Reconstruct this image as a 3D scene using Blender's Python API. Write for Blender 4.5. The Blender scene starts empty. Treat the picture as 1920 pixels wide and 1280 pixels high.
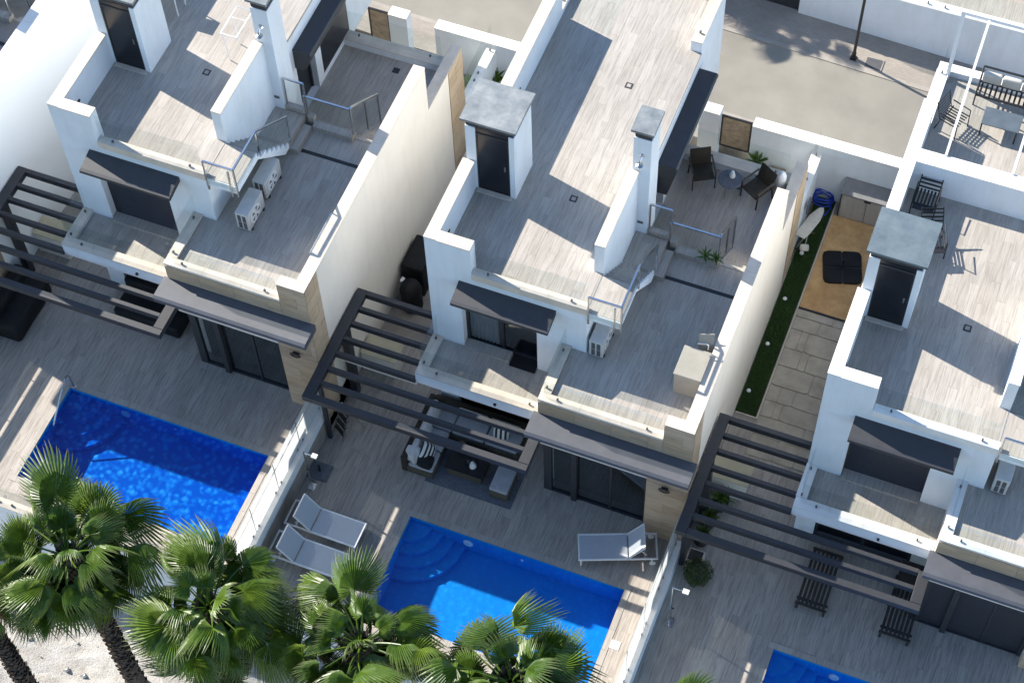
import bpy, bmesh, math, random
from mathutils import Vector, Matrix, Euler
random.seed(7)
sc = bpy.context.scene
col = sc.collection
R = math.radians

# ------------------------------------------------------------------ camera
CAM = Vector((11.7106, -22.1295, 42.2400)); CEU = Euler((0.565088, 0.023730, 0.373468), 'XYZ'); LENS = 66.3867
cam = bpy.data.cameras.new('camera'); cam.lens = LENS; cam.sensor_width = 36; cam.clip_start = 1; cam.clip_end = 900
co = bpy.data.objects.new('camera', cam); col.objects.link(co); co.location = CAM; co.rotation_euler = CEU
sc.camera = co
# ------------------------------------------------------------------ sky and sun
SUNDIR = Vector((1.40, -0.35, -1.0)).normalized()
w = bpy.data.worlds.new('World'); sc.world = w; w.use_nodes = True
nt = w.node_tree; bg = nt.nodes['Background']
sky = nt.nodes.new('ShaderNodeTexSky'); sky.sky_type = 'NISHITA'; sky.sun_disc = False
sky.sun_elevation = R(34.7); sky.sun_rotation = math.atan2(-SUNDIR.x, -SUNDIR.y); sky.altitude = 20; sky.air_density = 1.0; sky.dust_density = 0.2; sky.ozone_density = 3.0
nt.links.new(sky.outputs[0], bg.inputs[0]); bg.inputs[1].default_value = 0.125
sl = bpy.data.lights.new('sun', 'SUN'); sl.energy = 5.0; sl.angle = R(0.53); sl.color = (1.0, 0.94, 0.85)
so = bpy.data.objects.new('sun', sl); col.objects.link(so); so.rotation_euler = SUNDIR.to_track_quat('-Z', 'Y').to_euler(); so.location = (-30, 10, 40)
sc.view_settings.view_transform = 'Standard'; sc.view_settings.look = 'None'; sc.view_settings.gamma = 1; sc.view_settings.use_curve_mapping = False
sc.view_settings.exposure = 1.04
sc.render.engine = 'CYCLES'; sc.cycles.diffuse_bounces = 7; sc.cycles.max_bounces = 14; sc.cycles.transparent_max_bounces = 24

# ------------------------------------------------------------------ helpers
CR = CEU.to_matrix(); FPX = LENS / 36 * 1920
def px(p):
    q = CR.transposed() @ (Vector(p) - CAM)
    return 960 + FPX * q.x / -q.z, 640 - FPX * q.y / -q.z
def inframe(p, mg=110):
    x, y = px(p); return -mg < x < 1920 + mg and -mg < y < 1280 + mg

class MB:
    def __init__(s): s.v = []; s.f = []
    def add(s, vs, fs):
        n = len(s.v); s.v += [tuple(v) for v in vs]; s.f += [tuple(i + n for i in f) for f in fs]; return s
    def box(s, x0, x1, y0, y1, z0, z1):
        return s.add([(x0,y0,z0),(x1,y0,z0),(x1,y1,z0),(x0,y1,z0),(x0,y0,z1),(x1,y0,z1),(x1,y1,z1),(x0,y1,z1)],
                     [(0,3,2,1),(4,5,6,7),(0,1,5,4),(1,2,6,5),(2,3,7,6),(3,0,4,7)])
    def obox(s, c, sz, e=(0,0,0)):
        m = Euler(e, 'XYZ').to_matrix(); c = Vector(c); h = [q / 2 for q in sz]
        vs = [c + m @ Vector((a*h[0], b*h[1], d*h[2])) for d in (-1,1) for a, b in ((-1,-1),(1,-1),(1,1),(-1,1))]
        return s.add(vs, [(0,3,2,1),(4,5,6,7),(0,1,5,4),(1,2,6,5),(2,3,7,6),(3,0,4,7)])
    def prism(s, prof, axis, a0, a1):
        # prof: list of (u, v); axis x -> (y, z), y -> (x, z), z -> (x, y)
        def P(u, v, a): return {'x': (a, u, v), 'y': (u, a, v), 'z': (u, v, a)}[axis]
        n = len(prof); vs = [P(u, v, a0) for u, v in prof] + [P(u, v, a1) for u, v in prof]
        fs = [tuple(range(n))[::-1], tuple(range(n, 2*n))] + [(i, (i+1) % n, n + (i+1) % n, n + i) for i in range(n)]
        return s.add(vs, fs)
    def tube(s, pts, r, n=8, caps=True):
        pts = [Vector(p) for p in pts]; rr = r if isinstance(r, (list, tuple)) else [r] * len(pts)
        rings = []
        for i, p in enumerate(pts):
            d = (pts[min(i+1, len(pts)-1)] - pts[max(i-1, 0)]).normalized()
            a = d.orthogonal() if abs(d.z) > .9 else d.cross(Vector((0,0,1)))
            a.normalize(); b = d.cross(a)
            rings.append([p + (a * math.cos(t) + b * math.sin(t)) * rr[i] for t in [2*math.pi*k/n for k in range(n)]])
        vs = [v for g in rings for v in g]; fs = []
        for i in range(len(pts) - 1):
            for k in range(n): fs.append((i*n+k, i*n+(k+1) % n, (i+1)*n+(k+1) % n, (i+1)*n+k))
        if caps: fs += [tuple(range(n))[::-1], tuple(range((len(pts)-1)*n, len(pts)*n))]
        return s.add(vs, fs)
    def bar(s, p0, p1, w, h):
        p0, p1 = Vector(p0), Vector(p1); d = (p1 - p0).normalized()
        a = d.cross(Vector((0,0,1)))
        if a.length < .01: a = Vector((1,0,0))
        a.normalize(); b = a.cross(d)
        vs = [p + a*i*w/2 + b*j*h/2 for p in (p0, p1) for i, j in ((-1,-1),(1,-1),(1,1),(-1,1))]
        return s.add(vs, [(0,1,2,3),(7,6,5,4),(0,4,5,1),(1,5,6,2),(2,6,7,3),(3,7,4,0)])
    def lathe(s, prof, c=(0,0,0), n=16):
        c = Vector(c); vs = []; fs = []
        for r, z in prof:
            for k in range(n): vs.append(c + Vector((r*math.cos(2*math.pi*k/n), r*math.sin(2*math.pi*k/n), z)))
        for i in range(len(prof)-1):
            for k in range(n): fs.append((i*n+k, i*n+(k+1) % n, (i+1)*n+(k+1) % n, (i+1)*n+k))
        fs += [tuple(range(n))[::-1], tuple(range((len(prof)-1)*n, len(prof)*n))]
        return s.add(vs, fs)
    def build(s, name, mat, parent=None, bevel=0, seg=2, smooth=False, fix=True):
        me = bpy.data.meshes.new(name); me.from_pydata(s.v, [], s.f)
        bm = bmesh.new(); bm.from_mesh(me)
        if fix: bmesh.ops.recalc_face_normals(bm, faces=bm.faces)
        if bevel: bmesh.ops.bevel(bm, geom=bm.edges[:], offset=bevel, segments=seg, affect='EDGES', profile=.5, clamp_overlap=True)
        if smooth or (bevel and seg > 1):
            for f in bm.faces: f.smooth = True
        bm.to_mesh(me); bm.free()
        if bevel and seg > 1:
            try: me.set_sharp_from_angle(angle=R(40))
            except Exception: pass
        me.materials.append(mat)
        return link(name, me, parent)
def link(name, me, parent=None, loc=None):
    o = bpy.data.objects.new(name, me); col.objects.link(o)
    if parent: o.parent = parent
    if loc: o.location = loc
    return o
def part(name, mat, parent, *boxes, bevel=0, seg=1):
    m = MB()
    for b in boxes: m.box(*b)
    return m.build(name, mat, parent, bevel, seg)
def empty(name, loc, rz=0):
    o = bpy.data.objects.new(name, None); col.objects.link(o); o.location = loc; o.rotation_euler = (0,0,rz); o.empty_display_size = .3
    return o
def tag(o, label, cat, group=None, kind=None):
    if label: o['label'] = label
    if cat: o['category'] = cat
    if group: o['group'] = group
    if kind: o['kind'] = kind
    return o
def struct(o): o['kind'] = 'structure'; return o

# ------------------------------------------------------------------ materials
def newmat(name):
    m = bpy.data.materials.new(name); m.use_nodes = True
    return m, m.node_tree, m.node_tree.nodes['Principled BSDF']
def N(nt, t, **kw):
    n = nt.nodes.new(t)
    for k, v in kw.items():
        if k.startswith('i_'):
            key = k[2:]; n.inputs[int(key) if key.isdigit() else key].default_value = v
        else: setattr(n, k, v)
    return n
def mixrgb(nt, fac, a, b, blend='MIX'):
    n = nt.nodes.new('ShaderNodeMix'); n.data_type = 'RGBA'; n.blend_type = blend
    for sock, v in ((0, fac), (6, a), (7, b)):
        if hasattr(v, 'is_output'): nt.links.new(v, n.inputs[sock])
        else: n.inputs[sock].default_value = v if sock == 0 else (*v, 1)
    return n.outputs[2]
def ramp(nt, src, stops):
    n = nt.nodes.new('ShaderNodeValToRGB'); el = n.color_ramp.elements
    while len(el) < len(stops): el.new(.5)
    for e, (p, c) in zip(el, stops): e.position = p; e.color = (*c, 1) if len(c) == 3 else c
    nt.links.new(src, n.inputs[0]); return n.outputs[0]
def coords(nt, scale=(1,1,1), kind='Object', rnd=False):
    tc = nt.nodes.new('ShaderNodeTexCoord'); mp = nt.nodes.new('ShaderNodeMapping'); mp.inputs['Scale'].default_value = scale
    if kind == 'World':
        g = nt.nodes.new('ShaderNodeNewGeometry'); nt.links.new(g.outputs['Position'], mp.inputs[0])
    else: nt.links.new(tc.outputs[kind], mp.inputs[0])
    if rnd:
        oi = nt.nodes.new('ShaderNodeObjectInfo'); mu = N(nt, 'ShaderNodeMath', operation='MULTIPLY', i_1=37.0)
        nt.links.new(oi.outputs['Random'], mu.inputs[0]); nt.links.new(mu.outputs[0], mp.inputs['Location'])
    return mp.outputs[0]
def noise(nt, vec, scale, detail=4, rough=.6, out=0):
    n = N(nt, 'ShaderNodeTexNoise', i_Scale=scale, i_Detail=detail, i_Roughness=rough); nt.links.new(vec, n.inputs['Vector']); return n.outputs[out]
def bump(nt, p, h, strength, dist=.01):
    b = N(nt, 'ShaderNodeBump'); b.inputs['Strength'].default_value = strength; b.inputs['Distance'].default_value = dist
    nt.links.new(h, b.inputs['Height']); nt.links.new(b.outputs[0], p.inputs['Normal'])
def simple(name, c, rough=.6, var=.12, scale=3., spec=.4, metal=0, bmp=.15, bscale=40, stretch=(1,1,1), kind='World', c2=None):
    m, nt, p = newmat(name); v = coords(nt, stretch, kind)
    f = noise(nt, v, scale, 5)
    c2 = c2 or tuple(q * (1 - var*2) for q in c); c1 = tuple(min(1, q * (1 + var*.5)) for q in c)
    f = ramp(nt, f, [(.3, c2), (.7, c1)])
    nt.links.new(f, p.inputs['Base Color'])
    p.inputs['Roughness'].default_value = rough; p.inputs['Specular IOR Level'].default_value = spec; p.inputs['Metallic'].default_value = metal
    if bmp: bump(nt, p, noise(nt, v, bscale, 3), bmp)
    return m
def stained(name, base, dirt, rough=.85, streak=.25):
    # painted render with faint weather streaks running down and blotches
    m, nt, p = newmat(name)
    v = coords(nt, (2.2, 2.2, .35), 'World'); v2 = coords(nt, (1,1,1), 'World')
    a = ramp(nt, noise(nt, v, 1.3, 6, .65), [(.48, (0,0,0)), (.78, (1,1,1))])
    b = ramp(nt, noise(nt, v2, .9, 5), [(.4, (0,0,0)), (.75, (1,1,1))])
    s = N(nt, 'ShaderNodeMath', operation='MULTIPLY', i_1=streak); nt.links.new(a, s.inputs[0])
    c = mixrgb(nt, s.outputs[0], base, dirt)
    s2 = N(nt, 'ShaderNodeMath', operation='MULTIPLY', i_1=streak*.6); nt.links.new(b, s2.inputs[0])
    c = mixrgb(nt, s2.outputs[0], c, tuple(q*.9 for q in dirt))
    nt.links.new(c, p.inputs['Base Color']); p.inputs['Roughness'].default_value = rough; p.inputs['Specular IOR Level'].default_value = .2
    bump(nt, p, noise(nt, v2, 130, 3), .25, .004)
    return m
def tilemat(name, tones, streakdark=.75, sc_=(20, 1.0, 1)):
    m, nt, p = newmat(name)
    oi = nt.nodes.new('ShaderNodeObjectInfo')
    base = ramp(nt, oi.outputs['Random'], tones)
    v = coords(nt, sc_, 'Object', rnd=True)
    st = ramp(nt, noise(nt, v, 1.6, 6, .65), [(.36, (streakdark,)*3), (.52, (.97,.97,.97)), (.72, (1.10,1.09,1.07))])
    c = mixrgb(nt, 1.0, base, st, 'MULTIPLY')
    v3 = coords(nt, (1,1,1), 'World')
    bl = ramp(nt, noise(nt, v3, .55, 6, .6), [(.35, (.88,.87,.86)), (.65, (1.03,1.03,1.03))])
    c = mixrgb(nt, 1.0, c, bl, 'MULTIPLY')
    nt.links.new(c, p.inputs['Base Color'])
    rr = ramp(nt, noise(nt, v3, 3, 4), [(.3, (.42,.42,.42)), (.7, (.62,.62,.62))]); nt.links.new(rr, p.inputs['Roughness'])
    p.inputs['Specular IOR Level'].default_value = .35
    bump(nt, p, noise(nt, v, 3, 4), .12, .004)
    return m
T = [(0, (.395,.358,.312)), (.35, (.415,.379,.332)), (.7, (.43,.394,.347)), (1, (.45,.413,.364))]
M = {}
M['tile'] = tilemat('wood_look_tile', T, .74)
M['deck'] = tilemat('wood_look_deck_tile', [(0, (.38,.338,.292)), (.4, (.405,.36,.312)), (.75, (.425,.38,.33)), (1, (.45,.404,.352))], .62)
M['grout'] = simple('tile_bed', (.32,.285,.25), .9)
M['freshwhite'] = stained('fresh_white_render', (.90,.90,.885), (.80,.79,.77), streak=.15)
M['white'] = stained('white_render', (.745,.785,.815), (.58,.57,.54), streak=.42)
M['cream'] = stained('cream_render', (.77,.705,.615), (.60,.53,.45), streak=.3)
M['coping'] = simple('travertine_coping', (.66,.57,.465), .6, .10, 2.2, bscale=60)
M['coping_w'] = simple('white_coping', (.80,.775,.73), .6, .06, 2.2)
M['clad'] = tilemat('travertine_cladding', [(0, (.47,.345,.225)), (.5, (.51,.385,.26)), (1, (.545,.42,.295))], .80, (.9, .9, 4))
M['mortar'] = simple('mortar', (.38,.29,.20), .9)
M['anth'] = simple('anthracite_metal', (.020,.022,.028), .6, .15, 6, .7, bmp=.05)
M['canopy'] = simple('grey_canopy_panel', (.024,.025,.030), .62, .15, 4, .8, bmp=.08)
M['slab'] = simple('grey_slab', (.062,.066,.078), .6, .12, 3, 1.0)
M['black'] = simple('black_gloss_panel', (.012,.013,.018), .28, .3, 2, .5, bmp=0)
M['shutter'] = simple('dark_shutter', (.030,.033,.042), .45, .1, 5)
M['room'] = simple('dim_room', (.075,.072,.07), .8, .3, 1.5)
M['steel'] = simple('stainless_steel', (.62,.63,.64), .22, .05, 8, .5, 1.0, bmp=0)
M['zinc'] = None
M['awhite'] = simple('white_powder_coat', (.78,.78,.77), .4, .03, 8, .5, bmp=0)
M['sling'] = simple('grey_sling_fabric', (.47,.49,.52), .8, .05, 30, .2)
M['acbeige'] = simple('ac_casing', (.55,.54,.51), .5, .06, 5, .4, bmp=0)
M['acgrille'] = simple('ac_grille', (.10,.10,.105), .5, .1, 5)
M['wicker'] = simple('brown_wicker', (.055,.045,.032), .8, .35, 45, .3, bmp=.6, bscale=90)
M['wickerl'] = simple('olive_wicker', (.115,.10,.075), .8, .35, 45, .3, bmp=.6, bscale=90)
M['cush'] = simple('grey_cushion', (.36,.37,.39), .9, .08, 8, .2, bmp=.3)
M['cushw'] = simple('pale_cushion', (.60,.59,.57), .9, .08, 8, .2, bmp=.3)
M['blackfab'] = simple('black_cover', (.012,.012,.013), .7, .2, 6, .3, bmp=.5, bscale=12)
M['rug'] = simple('grey_rug', (.15,.16,.18), .95, .15, 12, .1)
M['beige'] = simple('beige_laminate', (.37,.33,.27), .5, .06, 4)
M['yellowstone'] = simple('ochre_stone_top', (.50,.45,.31), .7, .1, 3)
M['resin'] = simple('taupe_resin', (.46,.43,.385), .6, .06, 4)
M['resind'] = simple('dark_resin', (.21,.205,.205), .55, .1, 4)
M['orange'] = simple('tan_mat', (.60,.375,.175), .9, .16, 3.5, .15, c2=(.45,.265,.115))
M['hose'] = simple('blue_hose', (.012,.05,.42), .4, .1, 8, .5)
M['terra'] = simple('ivory_pot', (.62,.56,.48), .7, .08, 4)
M['darkpot'] = simple('dark_pot', (.035,.034,.034), .6, .2, 5)
M['plastic'] = simple('white_plastic', (.74,.74,.72), .4, .03, 5, .5, bmp=0)
M['linen'] = simple('ivory_cloth', (.58,.54,.47), .9, .08, 8, .2)
M['wood'] = simple('weathered_wood', (.42,.32,.21), .7, .2, 6, stretch=(1,8,1))
M['darkwood'] = simple('dark_slats', (.042,.036,.033), .6, .3, 8)
M['road'] = simple('asphalt_road', (.29,.27,.228), .9, .11, .5, .2, bmp=.5, bscale=160)
M['kerb'] = simple('concrete_kerb', (.36,.325,.28), .85, .1, 3)
M['rod'] = simple('black_rod', (.02,.02,.022), .4, .1, 5)
def zincmat(name, speck):
    m, nt, p = newmat(name); v = coords(nt, (1,1,1), 'Object')
    c = ramp(nt, noise(nt, v, 2.4, 7, .65), ([(.32, (.12,.14,.15)), (.5, (.19,.212,.22)), (.68, (.29,.30,.295))] if not speck else [(.32, (.075,.105,.125)), (.5, (.105,.14,.16)), (.68, (.14,.175,.19))]))
    if speck:
        vo = noise(nt, v, 9, 9, .75); vb = noise(nt, v, 1.1, 3)
        ad = N(nt, 'ShaderNodeMath', operation='ADD'); nt.links.new(vo, ad.inputs[0]); nt.links.new(vb, ad.inputs[1])
        f = ramp(nt, ad.outputs[0], [(1.0, (0,0,0)), (1.07, (1,1,1))])
        sg = N(nt, 'ShaderNodeSeparateColor'); nt.links.new(f, sg.inputs[0])
        c = mixrgb(nt, sg.outputs[0], c, (.44,.45,.45))
    nt.links.new(c, p.inputs['Base Color']); p.inputs['Roughness'].default_value = .6; bump(nt, p, noise(nt, v, 40, 4), .2)
    return m
M['zinc'] = zincmat('grey_cement_cap', False); M['zincspeck'] = zincmat('flaking_cement_cap', True)
def pavermat(name, c, scale, mort=.75):
    m, nt, p = newmat(name); v = coords(nt, (1,1,1), 'World')
    b = N(nt, 'ShaderNodeTexBrick', i_Scale=scale); b.inputs['Color1'].default_value = (*c, 1); b.inputs['Color2'].default_value = (*[q*.86 for q in c], 1)
    b.inputs['Mortar'].default_value = (*[q*mort for q in c], 1); b.inputs['Mortar Size'].default_value = .025; b.inputs['Brick Width'].default_value = .5; b.inputs['Row Height'].default_value = .25
    nt.links.new(v, b.inputs[0])
    d = ramp(nt, noise(nt, v, .7, 5), [(.35, (.86,.85,.84)), (.65, (1.05,1.04,1.03))])
    nt.links.new(mixrgb(nt, 1.0, b.outputs[0], d, 'MULTIPLY'), p.inputs['Base Color']); p.inputs['Roughness'].default_value = .9
    return m
M['pavement'] = pavermat('small_pavers', (.36,.32,.275), 4)
def dirtmat():
    m, nt, p = newmat('pale_gravel_soil'); v = coords(nt, (1,1,1), 'World')
    c = ramp(nt, noise(nt, v, 2.2, 9, .7), [(.3, (.40,.36,.31)), (.5, (.54,.51,.46)), (.72, (.66,.63,.59))])
    nt.links.new(c, p.inputs['Base Color']); p.inputs['Roughness'].default_value = 1; p.inputs['Specular IOR Level'].default_value = .1
    bump(nt, p, noise(nt, v, 18, 9, .75), 1.0, .08)
    return m
M['dirt'] = dirtmat(); M['outer_ground'] = simple('darkened_outer_ground', (.13,.125,.08), .95, .3, .4, .1)  # outer ground is unseen, kept dark to cut bounce light on the facades
def glassmat(name, tint, rough=.02, f0=.022):
    m, nt, p = newmat(name); nt.nodes.remove(p); out = nt.nodes['Material Output']
    tr = N(nt, 'ShaderNodeBsdfTransparent'); tr.inputs[0].default_value = (*tint, 1)
    gl = N(nt, 'ShaderNodeBsdfGlossy'); gl.inputs['Roughness'].default_value = rough
    fr = N(nt, 'ShaderNodeLayerWeight'); fr.inputs[0].default_value = .5
    pw = N(nt, 'ShaderNodeMath', operation='POWER', i_1=4.0); nt.links.new(fr.outputs['Facing'], pw.inputs[0])
    ma = N(nt, 'ShaderNodeMath', operation='MULTIPLY_ADD', i_1=.5, i_2=f0); nt.links.new(pw.outputs[0], ma.inputs[0])
    mx = N(nt, 'ShaderNodeMixShader'); nt.links.new(ma.outputs[0], mx.inputs[0]); nt.links.new(tr.outputs[0], mx.inputs[1]); nt.links.new(gl.outputs[0], mx.inputs[2])
    nt.links.new(mx.outputs[0], out.inputs[0]); return m
def frostmat():
    m, nt, p = newmat('frosted_glass'); nt.nodes.remove(p); out = nt.nodes['Material Output']
    tr = N(nt, 'ShaderNodeBsdfTransparent'); tr.inputs[0].default_value = (.9,.95,.96,1)
    tl = N(nt, 'ShaderNodeBsdfTranslucent'); tl.inputs[0].default_value = (.58,.59,.59,1)
    gl = N(nt, 'ShaderNodeBsdfGlossy'); gl.inputs['Roughness'].default_value = .12
    m1 = N(nt, 'ShaderNodeMixShader'); m1.inputs[0].default_value = .72; nt.links.new(tr.outputs[0], m1.inputs[1]); nt.links.new(tl.outputs[0], m1.inputs[2])
    m2 = N(nt, 'ShaderNodeMixShader'); m2.inputs[0].default_value = .08; nt.links.new(m1.outputs[0], m2.inputs[1]); nt.links.new(gl.outputs[0], m2.inputs[2])
    nt.links.new(m2.outputs[0], out.inputs[0]); return m
M['frost'] = frostmat()
M['glass'] = glassmat('clear_glass', (.955,.975,.97))
M['pane'] = glassmat('window_glass', (.74,.78,.80), .03, .13)
def watermat(name, contrast):
    # thin water surface: ripples bend the reflections; gathered light is painted into the tint
    m, nt, p = newmat(name); nt.nodes.remove(p); out = nt.nodes['Material Output']
    v = coords(nt, (1,1,1), 'World')
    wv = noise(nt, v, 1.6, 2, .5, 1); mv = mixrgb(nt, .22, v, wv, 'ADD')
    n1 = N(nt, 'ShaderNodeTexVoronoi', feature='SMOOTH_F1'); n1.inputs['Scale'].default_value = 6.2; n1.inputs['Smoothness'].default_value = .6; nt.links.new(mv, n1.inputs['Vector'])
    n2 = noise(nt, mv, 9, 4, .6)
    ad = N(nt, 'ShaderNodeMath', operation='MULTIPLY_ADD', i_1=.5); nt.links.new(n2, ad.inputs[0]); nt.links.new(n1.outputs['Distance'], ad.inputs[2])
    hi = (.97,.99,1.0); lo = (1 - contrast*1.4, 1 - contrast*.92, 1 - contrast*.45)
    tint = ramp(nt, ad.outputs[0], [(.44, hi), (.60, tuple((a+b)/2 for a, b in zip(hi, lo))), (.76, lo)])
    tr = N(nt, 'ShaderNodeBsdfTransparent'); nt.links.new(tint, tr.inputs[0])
    gl = N(nt, 'ShaderNodeBsdfGlossy'); gl.inputs['Roughness'].default_value = .04
    b = N(nt, 'ShaderNodeBump'); b.inputs['Strength'].default_value = .35 + contrast*.4; b.inputs['Distance'].default_value = .03; nt.links.new(n2, b.inputs['Height'])
    nt.links.new(b.outputs[0], gl.inputs['Normal'])
    fr = N(nt, 'ShaderNodeFresnel'); fr.inputs[0].default_value = 1.33
    mx = N(nt, 'ShaderNodeMixShader'); nt.links.new(fr.outputs[0], mx.inputs[0]); nt.links.new(tr.outputs[0], mx.inputs[1]); nt.links.new(gl.outputs[0], mx.inputs[2])
    nt.links.new(mx.outputs[0], out.inputs[0]); return m
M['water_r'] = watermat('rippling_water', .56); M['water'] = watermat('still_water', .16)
def poolmat():
    m, nt, p = newmat('blue_pool_mosaic'); v = coords(nt, (1,1,1), 'World')
    b = N(nt, 'ShaderNodeTexBrick', i_Scale=22, offset=0.0); b.inputs['Color1'].default_value = (.002,.205,.58,1); b.inputs['Color2'].default_value = (.002,.24,.66,1); b.inputs['Mortar'].default_value = (.004,.245,.61,1)
    b.inputs['Brick Width'].default_value = .5; b.inputs['Row Height'].default_value = .5; nt.links.new(v, b.inputs[0])
    nt.links.new(b.outputs[0], p.inputs['Base Color']); p.inputs['Roughness'].default_value = .5; p.inputs['Specular IOR Level'].default_value = .1
    return m
M['pool'] = poolmat()
def leafmat(name, g, straw=True, gloss=.38):
    m, nt, p = newmat(name); out = nt.nodes['Material Output']
    oi = nt.nodes.new('ShaderNodeObjectInfo')
    c = ramp(nt, oi.outputs['Random'], [(0, tuple(q*.7 for q in g)), (.5, g), (1, (g[0]*1.55, g[1]*1.3, g[2]*1.15))])
    v = coords(nt, (1,1,1), 'Object'); nn = ramp(nt, noise(nt, v, 9, 4), [(.3, (.75,.75,.75)), (.7, (1.15,1.15,1.1))]); c = mixrgb(nt, 1.0, c, nn, 'MULTIPLY')
    if straw:
        at = N(nt, 'ShaderNodeAttribute', attribute_name='tip'); c = mixrgb(nt, at.outputs['Fac'], c, (.25,.215,.15))
    nt.links.new(c, p.inputs['Base Color']); p.inputs['Roughness'].default_value = gloss; p.inputs['Specular IOR Level'].default_value = .5
    tl = N(nt, 'ShaderNodeBsdfTranslucent'); tc = mixrgb(nt, 1.0, c, (1.2,1.25,.6), 'MULTIPLY'); nt.links.new(tc, tl.inputs[0])
    mx = N(nt, 'ShaderNodeMixShader'); mx.inputs[0].default_value = .34; nt.links.new(p.outputs[0], mx.inputs[1]); nt.links.new(tl.outputs[0], mx.inputs[2]); nt.links.new(mx.outputs[0], out.inputs[0])
    return m
M['frond'] = leafmat('fan_palm_leaf', (.09,.165,.021)); M['leaf'] = leafmat('plant_leaf', (.075,.15,.03), False); M['grass'] = leafmat('turf_blade', (.032,.115,.014), False, .6); M['bush'] = leafmat('bush_leaf', (.05,.085,.02), False, .5)
M['bark'] = simple('palm_bark', (.13,.105,.085), .95, .3, 9, .1, bmp=.8, bscale=30, c2=(.05,.04,.034))
M['stripe'] = None
def stripemat():
    m, nt, p = newmat('striped_cushion'); v = coords(nt, (1,1,1), 'Object')
    wv = N(nt, 'ShaderNodeTexWave', wave_type='BANDS', bands_direction='X', i_Scale=2.6); nt.links.new(v, wv.inputs[0])
    nt.links.new(ramp(nt, wv.outputs[0], [(.48, (.02,.02,.022)), (.52, (.68,.67,.64))]), p.inputs['Base Color']); p.inputs['Roughness'].default_value = .9; return m
M['stripe'] = stripemat()

# ------------------------------------------------------------------ tiles laid one by one
_tc = {}
def tilemesh(nm, dx, dy, dz, mat):
    k = (nm, round(dx, 3), round(dy, 3), round(dz, 3), mat.name)
    if k not in _tc:
        m = MB().box(-dx/2, dx/2, -dy/2, dy/2, -dz/2, dz/2)
        me = bpy.data.meshes.new(nm); me.from_pydata(m.v, [], m.f); me.materials.append(mat); _tc[k] = me
    return _tc[k]
def rsub(r, h):
    x0, x1, y0, y1 = r; a0, a1, b0, b1 = h
    if a0 >= x1 or a1 <= x0 or b0 >= y1 or b1 <= y0: return [r]
    o = []
    if a0 > x0: o.append((x0, a0, y0, y1))
    if a1 < x1: o.append((a1, x1, y0, y1))
    m0, m1 = max(x0, a0), min(x1, a1)
    if b0 > y0: o.append((m0, m1, y0, b0))
    if b1 < y1: o.append((m0, m1, b1, y1))
    return o
def floor_tiles(parent, off, rect, z, mat, holes=(), wx=.225, ly=1.2, th=.014, limit=300):
    """planks along y; off is the world offset of the parent, used only to skip those far outside the picture"""
    x0, x1, y0, y1 = rect; g = .0012; out = []; i = 0; x = x0
    while x < x1 - .02:
        xe = min(x + wx, x1); sft = (i * .41) % 1.0
        y = y0 - sft * ly
        while y < y1:
            r = (x + g, xe - g, max(y, y0) + g, min(y + ly, y1) - g)
            if r[3] - r[2] > .03:
                ps = [r]
                for h in holes: ps = [q for p in ps for q in rsub(p, h)]
                out += [p for p in ps if p[1]-p[0] > .02 and p[3]-p[2] > .02]
            y += ly
        x = xe; i += 1
    vis = [p for p in out if inframe((off[0] + (p[0]+p[1])/2, off[1] + (p[2]+p[3])/2, off[2] + z))]
    rest = vis[limit:]
    for p in vis[:limit]:
        link('floor_tile', tilemesh('floor_tile', p[1]-p[0], p[3]-p[2], th, mat), parent, ((p[0]+p[1])/2, (p[2]+p[3])/2, z - th/2 + random.uniform(-.0015, .0015)))
    if rest:
        m = MB()
        for p in rest: m.box(*p, z - th, z)
        m.build('floor_tile_field', mat, parent)['kind'] = 'stuff'
    return len(vis)
def wall_tiles(parent, plane, c, u0, u1, z0, z1, mat, ux=.9, hz=.45, th=.016):
    """stone tiles on a wall; plane 'y' faces -y at y=c, plane 'x' faces +x at x=c"""
    k = 0; z = z0; g = .003
    while z < z1 - .02:
        ze = min(z + hz, z1); u = u0 - (ux * .5 if k % 2 else 0)
        while u < u1 - .01:
            a, b = max(u, u0) + g, min(u + ux, u1) - g
            if b - a > .02:
                d = random.uniform(-.002, .002)
                if plane == 'y': link('stone_tile', tilemesh('stone_tile', b-a, th, ze-z-2*g, mat), parent, ((a+b)/2, c - th/2 + d, (z+ze)/2))
                else: link('stone_tile', tilemesh('stone_tile_side', th, b-a, ze-z-2*g, mat), parent, (c + th/2 + d, (a+b)/2, (z+ze)/2))
            u += ux
        z = ze; k += 1
def coping_run(parent, x0, x1, y0, y1, z, mat, th=.03, seg=.9, over=.012):
    """coping slabs in a row along the longer side"""
    ax = 'x' if x1-x0 > y1-y0 else 'y'; L = (x1-x0) if ax == 'x' else (y1-y0); n = max(1, round(L/seg)); d = L/n
    for i in range(n):
        g = .002
        if ax == 'x': a = (x0+i*d+g, x0+(i+1)*d-g, y0-over, y1+over)
        else: a = (x0-over, x1+over, y0+i*d+g, y0+(i+1)*d-g)
        me = tilemesh('coping_slab', a[1]-a[0], a[3]-a[2], th, mat)
        link('coping_slab', me, parent, ((a[0]+a[1])/2, (a[2]+a[3])/2, z + th/2))
def glass(parent, x0, x1, y0, y1, z0, z1, name='glass_panel', studs=True):
    o = part(name, M['glass'], parent, (x0, x1, y0, y1, z0, z1))
    if studs:
        for t in (.12, .88):
            cx, cy = (x0 + (x1-x0)*t, (y0+y1)/2) if x1-x0 > y1-y0 else ((x0+x1)/2, y0 + (y1-y0)*t)
            link('glass_clamp', tilemesh('glass_clamp', .04, .05, .06, M['acgrille']), o, (cx, cy, z0 + .04))
    return o

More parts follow.
